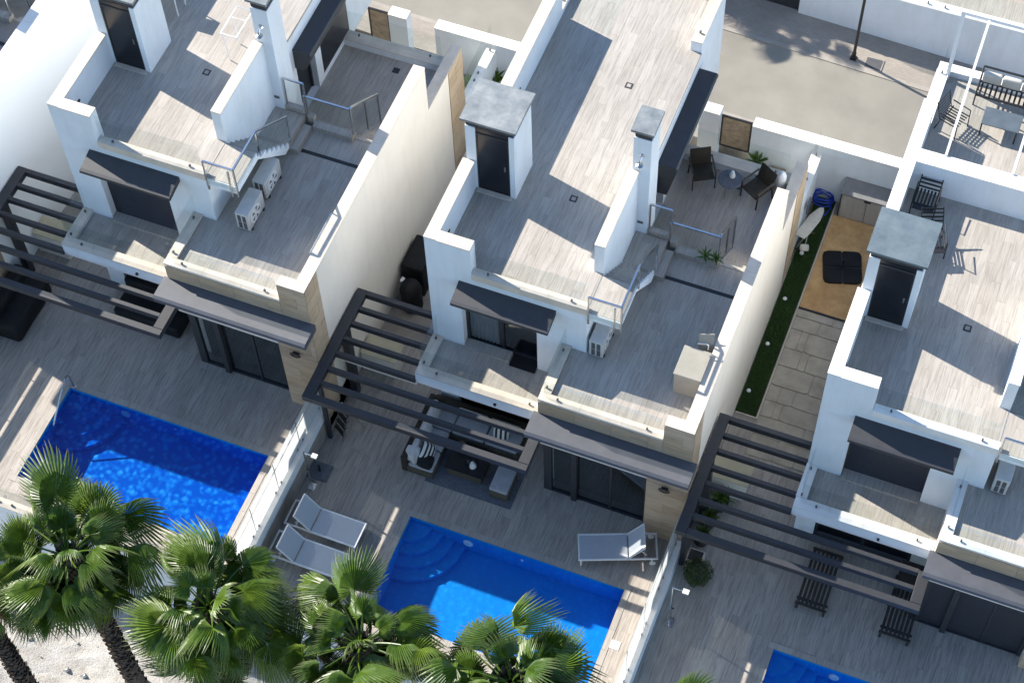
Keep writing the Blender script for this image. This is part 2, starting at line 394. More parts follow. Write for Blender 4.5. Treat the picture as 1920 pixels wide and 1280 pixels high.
# ------------------------------------------------------------------ the setting: ground, road, pavements
D = 9.52; HZ = {0: 1.36, 1: .677, 2: 0.0, 3: -.439}; HX = {0: -2*D, 1: -D, 2: 0.0, 3: D}
def groundmesh():
    bm = bmesh.new(); n = 90
    xs = [-300, -60] + [-14 + 36*i/n for i in range(n+1)] + [70, 300]; ys = [-300, -40] + [-16 + 9.5*i/40 for i in range(41)] + [30, 300]
    g = [[bm.verts.new((x, y, -2.0 + ((math.sin(x*1.7+y)*math.sin(y*2.3-x*.6))*.05 + random.uniform(-.025, .025) if abs(x) < 40 and -20 < y < -6.6 else 0))) for x in xs] for y in ys]
    for j in range(len(ys)-1):
        for i in range(len(xs)-1): bm.faces.new((g[j][i], g[j][i+1], g[j+1][i+1], g[j+1][i]))
    me = bpy.data.meshes.new('ground')
    for f in bm.faces:
        c = f.calc_center_median()
        f.material_index = 0 if abs(c.x) < 40 and -17 < c.y < 0 else 1
    bm.to_mesh(me); bm.free(); me.materials.append(M['dirt']); me.materials.append(M['outer_ground']); return me
struct(link('ground', groundmesh()))
def zroad(x): return .05 - .045 * (x - 5)
def sheet(name, x0, x1, y0, y1, dz, mat, thick=1.5):
    m = MB(); z0, z1 = zroad(x0) + dz, zroad(x1) + dz
    m.add([(x0,y0,z0-thick),(x1,y0,z1-thick),(x1,y1,z1-thick),(x0,y1,z0-thick),(x0,y0,z0),(x1,y0,z1),(x1,y1,z1),(x0,y1,z0)],
          [(0,3,2,1),(4,5,6,7),(0,1,5,4),(1,2,6,5),(2,3,7,6),(3,0,4,7)])
    return struct(m.build(name, mat))
sheet('road', -40, 40, 11.75, 14.65, -.02, M['road'])
sheet('pavement', -40, 40, 10.58, 11.60, 0, M['pavement'])
sheet('kerb', -40, 40, 11.60, 11.75, .004, M['kerb'])
sheet('kerb', -40, 40, 14.65, 14.80, .004, M['kerb'])
sheet('pavement', -40, 40, 14.80, 22.0, 0, M['pavement'])
# loose stones on the bare soil in front
def stones():
    m = MB()
    for _ in range(700):
        x, y = random.uniform(-13, 9), random.uniform(-15, -7.0); r = random.choice([.02, .03, .03, .05, .09]); z = -2.0
        a = [(r*random.uniform(.7,1.2)*math.cos(t), r*random.uniform(.7,1.2)*math.sin(t)) for t in [k*math.pi/2.5 for k in range(5)]]
        vs = [(x+u, y+v, z-.02) for u, v in a] + [(x+u*.6, y+v*.6, z+r*random.uniform(.4,.9)) for u, v in a]
        m.add(vs, [(5,6,7,8,9)] + [(i, (i+1) % 5, 5+(i+1) % 5, 5+i) for i in range(5)])
    o = m.build('loose_stones', simple('pale_stone', (.55,.52,.47), .95, .2, 6)); tag(o, 'loose pale stones scattered over the bare soil under the palms', 'stones', kind='stuff')
stones()

# ------------------------------------------------------------------ villas
ZR = 6.457; ZB = 3.33; ZT = 4.76; ZREAR = 3.40; ZPAR = 7.50; ZG = 5.52
def villa(h, label, cream, cop, shutter_closed, capmat, full=True, cross=False):
    ox, oz = HX[h], HZ[h]; off = (ox, 0, oz)
    v = tag(empty('villa', (ox, 0, oz)), label, 'villa', 'villas in the row')
    W_, C_ = M['white'], cream
    gb = -2.1 - oz
    # upper block
    wl = part('upper_wall', W_, v, (0,3.65,.34,10.2,3.26,6.44), (3.65,3.95,.34,4.70,3.26,6.44), (3.65,3.95,5.68,10.2,3.26,6.44), (3.65,3.95,4.70,5.68,5.40,6.44), (3.65,3.95,4.70,5.68,3.26,3.39),
         (0,.81,0,.34,2.9,6.44), (2.71,3.95,0,.34,2.9,6.44), (.81,2.71,0,.34,5.75,6.44))
    lw = part('lower_wall', W_, v, (.01,3.35,.34,7.6,gb,3.26), (.01,.5,.02,.34,gb,2.9), (2.95,3.35,.02,.34,gb,2.9), (.5,2.95,.02,.34,2.35,2.9))
    pd = part('patio_door', M['anth'], v, (.5,.58,.16,.22,0,2.35), (2.87,2.95,.16,.22,0,2.35), (1.68,1.77,.16,.22,0,2.35), (.5,2.95,.16,.22,2.27,2.35))
    part('pane', M['black'], pd, (.58,2.87,.18,.20,0,2.27))
    # roof deck
    rs = part('roof_slab', M['grout'], v, (.02,3.93,.03,10.18,6.44,ZR-.011))
    if full: floor_tiles(rs, off, (.28,3.93,.17,9.98), ZR, M['tile'], holes=[(.08,1.28,2.41,3.5)])
    # parapets
    pl = part('parapet', W_, v, (0,.28,0,2.42,6.441,ZPAR-.03), (0,.28,3.49,8.2,6.441,ZPAR-.03)); coping_run(pl, 0,.28,0,2.40,ZPAR-.03,cop); coping_run(pl, 0,.28,3.51,8.2,ZPAR-.03,cop)
    pf = part('parapet', W_, v, (.28,1.13,0,.28,6.441,ZPAR-.03)); coping_run(pf, .295,1.13,0,.28,ZPAR-.03,cop)
    pr_ = part('parapet', W_, v, (3.71,3.95,1.13,3.46,6.441,ZPAR-.03)); coping_run(pr_, 3.71,3.95,1.13,3.45,ZPAR-.03,cop)
    for q in ((.28, .40, .9), (.28, 4.9, 5.4)):
        o = MB(); o.tube([(q[0]-.01, (q[1]+q[2])/2-.11, 6.86), (q[0]+.012, (q[1]+q[2])/2-.11, 6.86)], .05, 10); o.box(q[0]-.01, q[0]+.012, (q[1]+q[2])/2-.11, (q[1]+q[2])/2+.11, 6.81, 6.91); o.tube([(q[0]-.01, (q[1]+q[2])/2+.11, 6.86), (q[0]+.012, (q[1]+q[2])/2+.11, 6.86)], .05, 10)
        o.build('wall_light', M['rod'], pl)
    kf = part('roof_kerb', W_, v, (1.13,3.95,-.02,.14,6.38,6.60)); coping_run(kf, 1.142,3.95,-.03,.15,6.60,cop, th=.03); part('fascia_strip', cop, kf, (1.14,3.962,-.045,-.02,6.40,6.598))
    kr = part('roof_kerb', W_, v, (0,.28,8.2,10.2,6.441,6.62), (3.67,3.95,8.2,10.2,6.441,6.78), (.28,3.67,9.98,10.2,6.441,6.62)); coping_run(kr, 0,.28,8.22,9.96,6.62,cop); coping_run(kr, 3.67,3.95,8.2,10.2,6.78,cop); coping_run(kr, 0,3.65,9.98,10.2,6.622,cop)
    ke = part('roof_edge', M['tile'], v, (3.70,3.962,4.12,8.19,6.39,ZR+.006))
    g1 = glass(v, 1.2,3.88,.05,.062,6.64,ZPAR+.01); glass(v, .13,.142,8.3,10.05,6.66,7.5); glass(v, 3.80,3.812,8.3,10.05,6.82,7.6)
    # roof hut with its door
    hb = part('roof_hut', W_, v, (.08,1.28,2.47,3.5,ZR-.005,8.72), (.08,.33,2.41,2.47,ZR-.005,8.72), (1.15,1.28,2.41,2.47,ZR-.005,8.72))
    part('vent_band', M['anth'], hb, (.10,1.26,2.43,3.48,8.72,8.95))
    cap = MB().prism([(2.33,8.95),(3.59,8.95),(3.59,9.02),(2.96,9.07),(2.33,9.02)], 'x', 0, 1.36).build('cap_slab', capmat, hb)
    dr = part('door', M['black'], v, (.33,1.15,2.435,2.468,ZR+.02,8.70)); part('door_frame', M['anth'], dr, (.33,.37,2.42,2.45,ZR+.02,8.55), (1.11,1.15,2.42,2.45,ZR+.02,8.55), (.37,1.11,2.42,2.45,8.50,8.55)); part('handle', M['steel'], dr, (1.02,1.06,2.39,2.43,7.42,7.60))
    part('door_sill', M['coping'], dr, (.31,1.20,2.30,2.42,ZR+.002,ZR+.03))
    # chimney
    ch = part('chimney', W_, v, (3.79,4.22,3.45,4.08,4.9,8.68)); part('flue_gap', M['rod'], ch, (3.81,4.20,3.47,4.06,8.68,8.92))
    MB().prism([(3.38,8.92),(4.15,8.92),(4.15,8.99),(3.76,9.04),(3.38,8.99)], 'x', 3.73, 4.28).build('cap_slab', capmat if not (capmat is M['zincspeck']) else M['zinc'], ch)
    m = MB(); m.lathe([(.05,0),(.055,.03),(.03,.05)], (0,0,0), 12)
    lamp = MB().tube([(4.0,3.45,8.1),(4.0,3.36,8.12),(4.0,3.30,8.06),(4.0,3.29,7.96)], .022, 8); lamp.lathe([(.03,.03),(.09,0),(.09,-.02)], (4.0,3.29,7.93), 14); lamp.tube([(4.0,3.452,8.1),(4.0,3.435,8.1)], .06, 12)
    lamp.build('shower_head', M['steel'], ch)
    part('vent_grille', M['acgrille'], ch, (3.98,4.12,3.437,3.452,5.5,5.58))
    for q in ((2.55, 2.9), (2.62, 6.6)):
        dn = part('floor_drain', M['anth'], rs, (q[0]-.09,q[0]+.09,q[1]-.09,q[1]+.09,ZR,ZR+.006)); part('drain_grate', M['kerb'], dn, (q[0]-.05,q[0]+.05,q[1]-.05,q[1]+.05,ZR+.006,ZR+.010))
    # living block (terrace wall)
    tw = part('terrace_wall', C_, v, (3.35,7.1,-1.0,3.5,gb,4.70), (6.08,7.1,-1.60,-1.0,gb,4.70), (3.35,6.08,-1.60,-1.0,2.75,4.70), (3.95,7.1,3.5,7.6,gb,3.34), (6.82,7.1,7.6,7.82,gb,3.34))
    pw = part('terrace_parapet', C_, v, (6.82,7.1,-1.60,3.5,4.70,ZG-.03), (6.82,7.1,3.5,5.6,3.34,ZG-.03), (6.4,6.82,-1.60,-1.34,4.70,ZG-.03)); coping_run(pw, 6.82,7.1,-1.335,5.6,ZG-.03,cop); coping_run(pw, 6.4,7.112,-1.62,-1.34,ZG-.03,cop, over=0)
    pr2 = part('rear_parapet', C_, v, (6.82,7.1,5.6,7.82,3.34,3.87)); coping_run(pr2, 6.82,7.1,5.602,7.82,3.87,cop)
    # stone cladding
    cl = part('stone_cladding', M['mortar'], v, (6.08,7.1,-1.606,-1.60,0,4.70), (6.4,7.1,-1.606,-1.60,4.70,5.48), (3.35,6.08,-1.606,-1.60,4.0,4.70), (7.1,7.106,-1.60,-.95,-.3,5.48)); cl2 = part('stone_cladding', M['mortar'], v, (7.1,7.106,6.9,7.82,-.3,3.86))
    if full:
        wall_tiles(cl, 'y', -1.606, 6.08, 7.115, 0, 4.2, M['clad']); wall_tiles(cl, 'y', -1.606, 3.35, 6.40, 4.24, 4.74, M['clad'], hz=.5); wall_tiles(cl, 'y', -1.606, 6.40, 7.115, 4.24, 5.48, M['clad'])
        wall_tiles(cl, 'x', 7.106, -1.60, -.95, 0, 5.48, M['clad']); wall_tiles(cl2, 'x', 7.106, 6.9, 7.82, 0, 3.86, M['clad'])
    # front canopy slab over the sliders
    sb = MB().prism([(-1.60,4.22),(-2.17,4.20),(-2.235,4.15),(-2.235,4.03),(-2.18,3.98),(-1.60,3.98)], 'x', 3.24, 7.24).build('canopy_slab', M['slab'], v)
    # terrace floor and kerbs
    tf = part('terrace_floor', M['grout'], v, (3.36,6.82,-1.55,3.46,4.70,ZT-.010)); tk = part('terrace_kerb', C_, v, (3.35,6.4,-1.60,-1.42,4.70,4.83), (3.35,3.58,-1.42,-.001,4.70,4.83))
    coping_run(tk, 3.35,6.395,-1.62,-1.41,4.83,cop, over=.006); coping_run(tk, 3.35,3.59,-1.40,-.005,4.83,cop, over=.006)
    rf = part('rear_floor', M['grout'], v, (3.96,6.82,3.56,7.25,3.34,ZREAR-.010))
    if full:
        floor_tiles(tf, off, (3.59,6.82,-1.41,3.44), ZT, M['tile'], holes=[(3.5,3.95,0,3.5),(3.5,4.76,2.5,3.5)]); floor_tiles(rf, off, (3.95,6.82,3.56,7.22), ZREAR, M['tile'], holes=[(3.9,4.23,3.5,4.1)])
    rk = part('rear_kerb', W_, v, (3.96,6.82,7.22,7.55,3.34,3.62)); coping_run(rk, 3.96,6.80,7.22,7.55,3.62,M['coping'], over=.005)
    glass(v, 4.0,6.7,7.42,7.432,3.66,4.55); glass(v, 3.46,6.32,-1.52,-1.508,4.87,ZG+.04); glass(v, 3.45,3.462,-1.45,-.03,4.87,ZG+.08)
    part('linear_drain', M['rod'], tf, (4.98,6.80,2.62,2.72,ZT-.004,ZT+.006))
    dn = part('floor_drain', M['anth'], rf, (5.52,5.70,6.78,6.96,ZREAR,ZREAR+.006))
    # balcony
    bs = part('balcony_slab', W_, v, (0,3.35,-1.2,.02,3.02,ZB-.010), (0,.24,-.95,0,ZB-.010,3.42), (0,3.35,-1.2,-.95,ZB-.010,3.42), (.03,3.35,-1.15,-.02,2.90,3.02)); coping_run(bs, 0,.24,-.93,-.004,3.42,M['coping'] if h != 3 else cop); coping_run(bs, 0,3.335,-1.2,-.95,3.42,M['coping'] if h != 3 else cop)
    if full: floor_tiles(bs, off, (.24,3.345,-.945,.16), ZB, M['tile'], holes=[(-.1,.81,-.0,.3),(2.71,3.4,-.0,.3)])
    glass(v, .14,3.3,-1.08,-1.068,3.46,4.36); glass(v, .11,.122,-1.0,-.02,3.46,4.36)
    part('spout', M['rod'], bs, (2.05,2.11,-1.25,-1.2,3.16,3.22))
    # balcony window
    wd = part('window', M['anth'], v, (.81,.88,.20,.30,ZB,5.75), (2.64,2.71,.20,.30,ZB,5.75), (.88,2.64,.20,.30,5.66,5.75), (.88,2.64,.20,.30,ZB,ZB+.06)); part('door_mat', M['blackfab'], v, (2.03,2.69,-.16,.19,ZB+.001,ZB+.03)) if h == 2 else None; part('window_step', M['tile'], v, (.83,2.69 if h != 2 else 2.0,-.10,.19,ZB-.002,ZB+.09))
    if shutter_closed:
        sm = MB(); z = ZB + .06
        while z < 5.66: sm.prism([(.20,z),(.18,z+.012),(.18,z+.036),(.20,z+.048),(.23,z+.048),(.23,z)], 'x', .88, 2.64); z += .05
        sm.build('roller_shutter', M['shutter'], wd)
    else:
        part('room_dark', M['black'], wd, (.88,2.64,.315,.335,ZB,5.7)); part('mullion', M['rod'], wd, (1.735,1.785,.20,.28,ZB+.06,5.66))
        part('pane', M['pane'], wd, (.88,1.72,.235,.245,ZB+.06,5.66)); part('pane', M['pane'], wd, (1.80,2.64,.235,.245,ZB+.06,5.66))
        cu = MB(); pts = [(.90 + i*.02, .285 + .022*math.sin(i*1.3)) for i in range(36)]
        for a, b in zip(pts, pts[1:]): cu.add([(*a,ZB+.07),(*b,ZB+.07),(*b,5.65),(*a,5.65)], [(0,1,2,3)])
        cu.build('curtain', M['cushw'], wd, smooth=True)
    cn = MB().prism([(.01,6.15),(-.50,6.03),(-.57,6.00),(-.585,5.93),(-.55,5.88),(.01,5.98)], 'x', .80, 3.20).build('window_canopy', M['canopy'], v)
    # side canopy and rear door
    zc, yc = (4.80, 4.96) if h == 2 else (5.26, 4.66)
    MB().prism([(3.951,5.95),(4.42,5.94),(4.46,5.88),(4.44,5.78),(4.23,zc),(3.951,zc)], 'y', yc, 8.15).build('side_canopy', M['canopy'], v)
    rd = part('rear_door', M['black'], v, (3.70,3.74,4.70,5.68,3.39,5.40)); part('door_frame', M['anth'], rd, (3.73,3.78,4.70,4.76,3.39,5.40), (3.73,3.78,5.62,5.68,3.39,5.40))
    part('side_window', M['black'], v, (3.94,3.956,6.0,7.6,3.6,5.30))
    # stairs from roof to terrace
    st = MB().box(3.952,4.75,0,1.1,6.20,ZR-.010)
    n = 7; dz = (ZR-5.14)/n; dy = 1.4/n
    prof = [(1.1,6.20),(1.1,ZR-.002)]
    for i in range(n): prof += [(1.1+dy*i, ZR-dz*i-(.002 if i == 0 else 0)), (1.1+dy*(i+1), ZR-dz*i-(.002 if i == 0 else 0))]
    prof = [(1.1,6.18)] + [(1.1, ZR)] + [q for i in range(n) for q in ((1.1+dy*i, ZR-dz*(i+1)), (1.1+dy*(i+1), ZR-dz*(i+1)))] + [(2.5,4.95),(2.28,4.95)]
    stair = MB().prism(prof, 'x', 3.952, 4.75).box(3.952,4.75,0,1.1,6.18,ZR-.012).build('stair', W_, v)
    for i in range(n): link('tread', tilemesh('tread', .74, dy-.004, .014, M['tile']), stair, (4.335, 1.1+dy*(i+.5), ZR-dz*(i+1)+.008))
    floor_tiles(stair, off, (3.95,4.73,.02,1.09), ZR+.004, M['tile'])
    bl = part('stair_foot', M['grout'], v, (3.952,4.75,2.5,3.45,4.70,5.13), (4.752,4.97,2.5,3.32,4.70,4.94)); floor_tiles(bl, off, (3.96,4.75,2.5,3.44), 5.145, M['tile']); floor_tiles(bl, off, (4.752,4.97,2.5,3.32), 4.953, M['tile'])
    ck = part('terrace_edge', M['tile'], v, (4.23,4.72,3.46,3.60,3.4,5.28), (4.72,4.98,3.462,3.60,3.4,5.10), (4.98,6.06,3.34,3.56,3.4,4.92))
    # balustrade of the stair
    def rail(pts, posts, panes, parent=v):
        m = MB()
        for a, b in zip(pts, pts[1:]): m.bar(a, b, .045, .045)
        r = m.build('handrail', M['steel'], parent)
        for p in posts: MB().bar((p[0],p[1],p[2]), (p[0],p[1],p[3]), .04, .04).build('baluster', M['steel'], r)
        for p in panes:
            g = MB(); a, b, za, zb_, zc, zd = p; n_ = Vector((b[1]-a[1], a[0]-b[0], 0)).normalized()*.005
            vs = [(a[0]+s*n_.x,a[1]+s*n_.y,z) if e == 0 else (b[0]+s*n_.x,b[1]+s*n_.y,z) for s in (-1,1) for e, z in ((0,za),(1,zc),(1,zd),(0,zb_))]
            g.add(vs, [(0,1,2,3),(7,6,5,4),(0,4,5,1),(1,5,6,2),(2,6,7,3),(3,7,4,0)]); g.build('glass_panel', M['glass'], r)
    rail([(3.99,-.01,7.12),(4.77,-.01,7.12),(4.77,1.2,7.13),(4.77,2.60,6.05)], [(3.99,-.01,6.05,7.12),(4.62,-.015,6.05,7.0),(4.772,-.01,6.1,7.12),(4.77,1.2,6.2,7.13),(4.77,2.57,5.1,6.06)],
         [((4.03,-.01),(4.73,-.01),6.30,7.05,6.30,7.05), ((4.77,.05),(4.77,1.15),6.40,7.05,6.40,7.05), ((4.77,1.25),(4.77,2.5),6.3,7.0,5.3,6.05)])
    rail([(4.26,3.53,6.25),(4.80,3.53,6.25)], [(4.26,3.53,5.28,6.25),(4.80,3.53,5.10,6.25)], [((4.3,3.53),(4.76,3.53),5.34,6.15,5.34,6.15)])
    rail([(4.86,3.47,5.86),(6.04,3.47,5.86),(6.04,3.56,5.86),(6.04,4.95,4.78)], [(4.80,3.47,4.9,5.86),(6.04,3.47,4.9,5.86),(6.04,4.25,4.2,5.3),(6.04,4.93,3.4,4.78)], [((4.86,3.47),(6.0,3.47),4.98,5.78,4.98,5.78), ((6.04,3.6),(6.04,4.9),4.7,5.7,3.75,4.7)])
    # steps down to the rear terrace
    n = 7; dz = (ZT-ZREAR)/n; dy = .22; prof = [(3.46,3.36),(3.46,ZT-.012)]
    prof += [q for i in range(n) for q in ((3.56+dy*i, ZT-.012-dz*i), (3.56+dy*i, ZT-.012-dz*(i+1)))] + [(3.56+dy*(n-1), 3.36)]
    s2 = MB().prism(prof, 'x', 6.065, 6.82).build('rear_steps', M['grout'], v)
    for i in range(n-1): link('tread', tilemesh('tread', .75, dy-.004, .014, M['tile']), s2, (6.44, 3.56+dy*(i+.5), ZT-dz*(i+1)-.004))
    link('tread', tilemesh('tread', .75, .10, .014, M['tile']), s2, (6.44, 3.508, ZT-.005))
    # sliders under the front canopy
    sd = part('sliding_door', M['anth'], v, (3.36,3.56,-1.34,-1.24,0,2.75), (5.98,6.08,-1.36,-1.24,0,2.75), (3.56,5.98,-1.34,-1.24,2.62,2.75), (3.56,5.98,-1.34,-1.24,0,.05), (5.07,5.13,-1.32,-1.26,.05,2.62)); part('post', M['anth'], sd, (4.10,4.24,-1.42,-1.22,0,2.75))
    if shutter_closed and h == 3: part('roller_shutter', M['shutter'], sd, (3.56,4.10,-1.30,-1.28,.05,2.62), (4.24,5.98,-1.30,-1.28,.05,2.62))
    else:
        for a, b in ((3.56,4.10), (4.24,5.07), (5.13,5.98)): part('pane', M['pane'], sd, (a,b,-1.296,-1.284,.05,2.62))
    part('room_dark', M['room'], sd, (3.52,6.07,-1.05,-1.02,0,2.74)); part('shutter_rail', M['awhite'], sd, (3.54,6.02,-1.36,-1.342,2.30,2.33))
    wlmp = MB(); 
    for k in range(14):
        a0, a1 = math.pi*2*k/14, math.pi*2*(k+1)/14
        wlmp.tube([(6.55+.13*math.cos(a0), -1.70, 2.62+.075*math.sin(a0)), (6.55+.13*math.cos(a1), -1.70, 2.62+.075*math.sin(a1))], .018, 6)
    wlmp.box(6.47,6.63,-1.70,-1.62,2.60,2.66).build('wall_lamp', M['rod'], v)
    return v
V2 = villa(2, 'white villa in the middle with cream side wall and an open curtained balcony window', M['cream'], M['coping'], False, M['zinc'])
V1 = villa(1, 'white villa on the left with cream side wall and rolled-down dark balcony shutter', M['cream'], M['coping'], True, M['zinc'])
V3 = villa(3, 'white villa on the right with white copings and flaking grey roof hut cap', M['cream'], M['coping_w'], True, M['zincspeck'])
V0 = villa(0, 'neighbouring villa at the left edge with tall bright white side wall', M['freshwhite'], M['coping_w'], True, M['zinc'], full=False)
cw = part('cross_wall', M['white'], V3, (.28,3.95,6.30,6.68,6.441,ZPAR-.032)); coping_run(cw, .295,3.95,6.30,6.68,ZPAR-.032,M['coping_w'])

# ------------------------------------------------------------------ pool decks
PX0, PX1, PY0, PY1 = .51, 6.19, -6.03, -3.26; DF = -6.75
def deck(h):
    ox, oz = HX[h], HZ[h]; gb = -2.2 - oz
    d = MB()
    X0, X1 = -2.42, 7.1; zt = -.010
    for x0, x1, y0, y1 in ((X0,PX0,DF,PY1), (PX1,X1,DF,PY1), (PX0,PX1,DF,PY0), (X0,X1,PY1,-.02), (X0,.01,-.02,10.2)):
        d.box(x0, x1, y0, y1, gb, zt)
    o = struct(d.build('pool_deck', M['grout'])); o.location = (ox, 0, oz)
    floor_tiles(o, (ox,0,oz), (X0+.03,X1,DF+.24,1.6 if h != 3 else 2.6), 0, M['deck'], holes=[(PX0-.16,PX1+.16,PY0-.16,PY1+.16),(3.3,7.2,-1.25,9),(0,3.4,0,9)], wx=.24)
    return o
for h in (1, 2, 3): deck(h)
def pool(h, label, wm):
    ox, oz = HX[h], HZ[h]; r = tag(empty('swimming_pool', (ox + PX0, PY1, oz)), label, 'pool', 'blue pools beside the villas')
    X, Y = PX1-PX0, PY1-PY0; dp = -.80; q = .008
    b = MB(); b.add([(q,-q,-.01),(X-q,-q,-.01),(X-q,-Y+q,-.01),(q,-Y+q,-.01),(q,-q,dp),(X-q,-q,dp),(X-q,-Y+q,dp-.05),(q,-Y+q,dp-.05)], [(4,7,6,5),(0,4,5,1),(1,5,6,2),(2,6,7,3),(3,7,4,0)])
    b.build('basin', M['pool'], r, fix=False)
    for k, (rad, z) in enumerate(((.55,-.22),(.85,-.36),(1.15,-.50),(1.45,-.64))):
        a = [(0.012,-.012)] + [(.012+rad*math.cos(t), -.012-rad*math.sin(t)) for t in [i*math.pi/2/20 for i in range(21)]]
        MB().prism(a, 'z', dp+.002, z).build('step', M['pool'], r)
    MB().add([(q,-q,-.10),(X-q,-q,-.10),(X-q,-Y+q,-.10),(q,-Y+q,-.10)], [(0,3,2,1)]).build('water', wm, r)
    lt = MB().lathe([(.13,0),(.13,.03),(.10,.05)], (0,0,0), 18); lt.v = [(1.55+x, -z-.008, -.38+y) for x, y, z in lt.v]; lt.build('pool_light', M['plastic'], r)
    lt = MB().lathe([(.04,0),(.04,.02)], (0,0,0), 12); lt.v = [(3.0+x, -z-.008, -.3+y) for x, y, z in lt.v]; lt.build('water_inlet', M['plastic'], r)
    e = .155; g = .002
    for i in range(10):
        d = (X+2*e)/10; x = -e + i*d
        for y0 in (0, -Y-e): link('coping_slab', tilemesh('coping_slab', d-2*g, e, .03, M['tile']), r, (x+d/2, y0+e/2, -.004))
    for i in range(5):
        d = Y/5
        for x0 in (-e, X): link('coping_slab', tilemesh('coping_slab', e, d-2*g, .03, M['tile']), r, (x0+e/2, -Y+d*(i+.5), -.004))
    return r
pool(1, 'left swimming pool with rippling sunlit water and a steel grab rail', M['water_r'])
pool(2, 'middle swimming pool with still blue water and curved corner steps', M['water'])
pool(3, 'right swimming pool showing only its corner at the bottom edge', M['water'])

# ------------------------------------------------------------------ boundary walls between the plots
def boundary(x0, x1, y0, y1, zlo, zhi, label, glassy=True, seg=1.45, frost=None):
    r = tag(empty('boundary_wall', (x0, y0, zlo)), label, 'wall', 'boundary walls between the plots')
    L = (x1-x0, y1-y0); o = part('wall', M['white'], r, (0,L[0],0,L[1],-.8,zhi-zlo-.03)); coping_run(o, 0,L[0],0,L[1],zhi-zlo-.03,M['coping_w'], over=.008)
    if glassy:
        n = max(1, round(L[1]/seg)); d = L[1]/n
        for i in range(n):
            z = zhi - zlo; g = glass(r, L[0]/2-.006,L[0]/2+.006,i*d+.005,(i+1)*d-.005,z+.01,z+(frost[0] if frost else .95))
            if frost:  # panels made milky and tall to shade the deck; upper tier is added
                g.data.materials[0] = M['frost']
                g2 = glass(r, L[0]/2-.006,L[0]/2+.006,i*d+.005,(i+1)*d-.005,z+frost[0]+.075,z+frost[1], studs=False); g2.data.materials[0] = M['frost']
                MB().bar((L[0]/2,i*d+.01,z-.02),(L[0]/2,i*d+.01,z+frost[1]),.02,.02).build('post', M['steel'], r)
    return r
boundary(-2.70, -2.43, DF, -1.63, 0, 1.08, 'low white wall with glass screen between the left and middle pool decks', frost=(.79,1.16))
boundary(6.86, 7.13, DF, -1.66, -.44, .28, 'low white wall with glass screen between the middle and right pool decks', frost=(1.10,1.44))
boundary(6.86-2*D, 7.13-2*D, DF, -1.66, .5, 1.757, 'low white wall closing the left plot at the picture edge', frost=(.33,.66))
boundary(6.80, 7.06, 7.86, 10.2, -.44, 1.45, 'narrow garden wall behind the middle villa, next to the small lawn', seg=1.1)
boundary(6.80-D, 7.06-D, 7.86, 10.2, 0, 1.95, 'narrow garden wall with glass behind the left villa', seg=1.1)
def frontwall(h, label):
    ox, oz = HX[h], HZ[h]; r = tag(empty('front_wall', (ox, DF, oz)), label, 'wall', 'front walls below the pools')
    o = part('wall', M['white'], r, (-2.40,6.84,-.22,-.002,-2.9,.10)); coping_run(o, -2.40,6.84,-.22,0,.10,M['coping'], over=.008)
    for i in range(6): glass(r, -2.36+i*1.53,-2.36+(i+1)*1.53-.04,-.12,-.108,.13,1.08)
frontwall(1, 'white front wall with glass in front of the left pool'); frontwall(2, 'white front wall with glass in front of the middle pool'); frontwall(3, 'white front wall in front of the right pool')

# ------------------------------------------------------------------ street side: garden paving, street walls, gates
for h in (1, 2, 3):
    z = {1: .45, 2: .12, 3: -.44}[h]; x0 = HX[h] + (3.9 if h < 3 else 0.02); x1 = HX[h] + 6.8
    o = struct(part('garden_paving', M['pavement'] if h == 1 else M['grout'], None, (x0, x1, 7.6, 10.2, -2, z)))
    if h == 2: floor_tiles(o, (0,0,0), (x0, x1, 7.6, 10.2), z + .012, M['deck'])
for h in (1, 2): struct(part('carport_floor', M['pavement'], None, (HX[h]-.0, HX[h]+3.9, 7.6, 10.2, -2, {1: .45, 2: .12}[h])))
def street_wall(segs, zt, label):
    r = tag(empty('street_wall', (segs[0][0], 10.2, zt - 1.7)), label, 'wall', 'white walls along the street')
    for a, b in segs:
        o = part('wall', M['white'], r, (a-segs[0][0], b-segs[0][0], 0, .3, -1.2, 1.67)); coping_run(o, a-segs[0][0], b-segs[0][0], -.02, .32, 1.67, M['coping_w'], th=.04, over=0)
street_wall([(-5.76,-5.19)], 2.12, 'square white gate pillar behind the left villa'); street_wall([(-4.33,.2)], 2.10, 'white street wall behind the left villa, right of the open gateway')
street_wall([(3.55,4.12)], 1.84, 'white gate pillar behind the middle villa beside the side canopy'); street_wall([(5.06,10.0)], 1.76, 'long white street wall behind the small lawn and the resin shed')
street_wall([(10.0,20.0)], 1.5, 'white street wall behind the right villa')
def gate(x0, x1, z0, z1, y, label, mat):
    r = tag(empty('garden_gate', (x0, y, z0)), label, 'gate', 'garden gates'); wd, ht = x1-x0, z1-z0
    for b in ((0,.05,-.025,.025,0,ht), (wd-.05,wd,-.025,.025,0,ht), (.05,wd-.05,-.025,.025,0,.05), (.05,wd-.05,-.025,.025,ht-.05,ht)): part('frame_bar', M['rod'], r, b)
    n = 14
    for i in range(n): link('slat', tilemesh('slat', wd-.1, .02, (ht-.1)/n*.86, mat), r, (wd/2, 0, .05+(ht-.1)/n*(i+.5)))
gate(4.15, 5.03, .40, 1.70, 10.34, 'tan slatted garden gate in dark frame behind the two wicker chairs', M['wood']); gate(-6.45, -5.80, .6, 2.0, 10.34, 'tan slatted garden gate beside the white wall of the left villa', M['wood'])

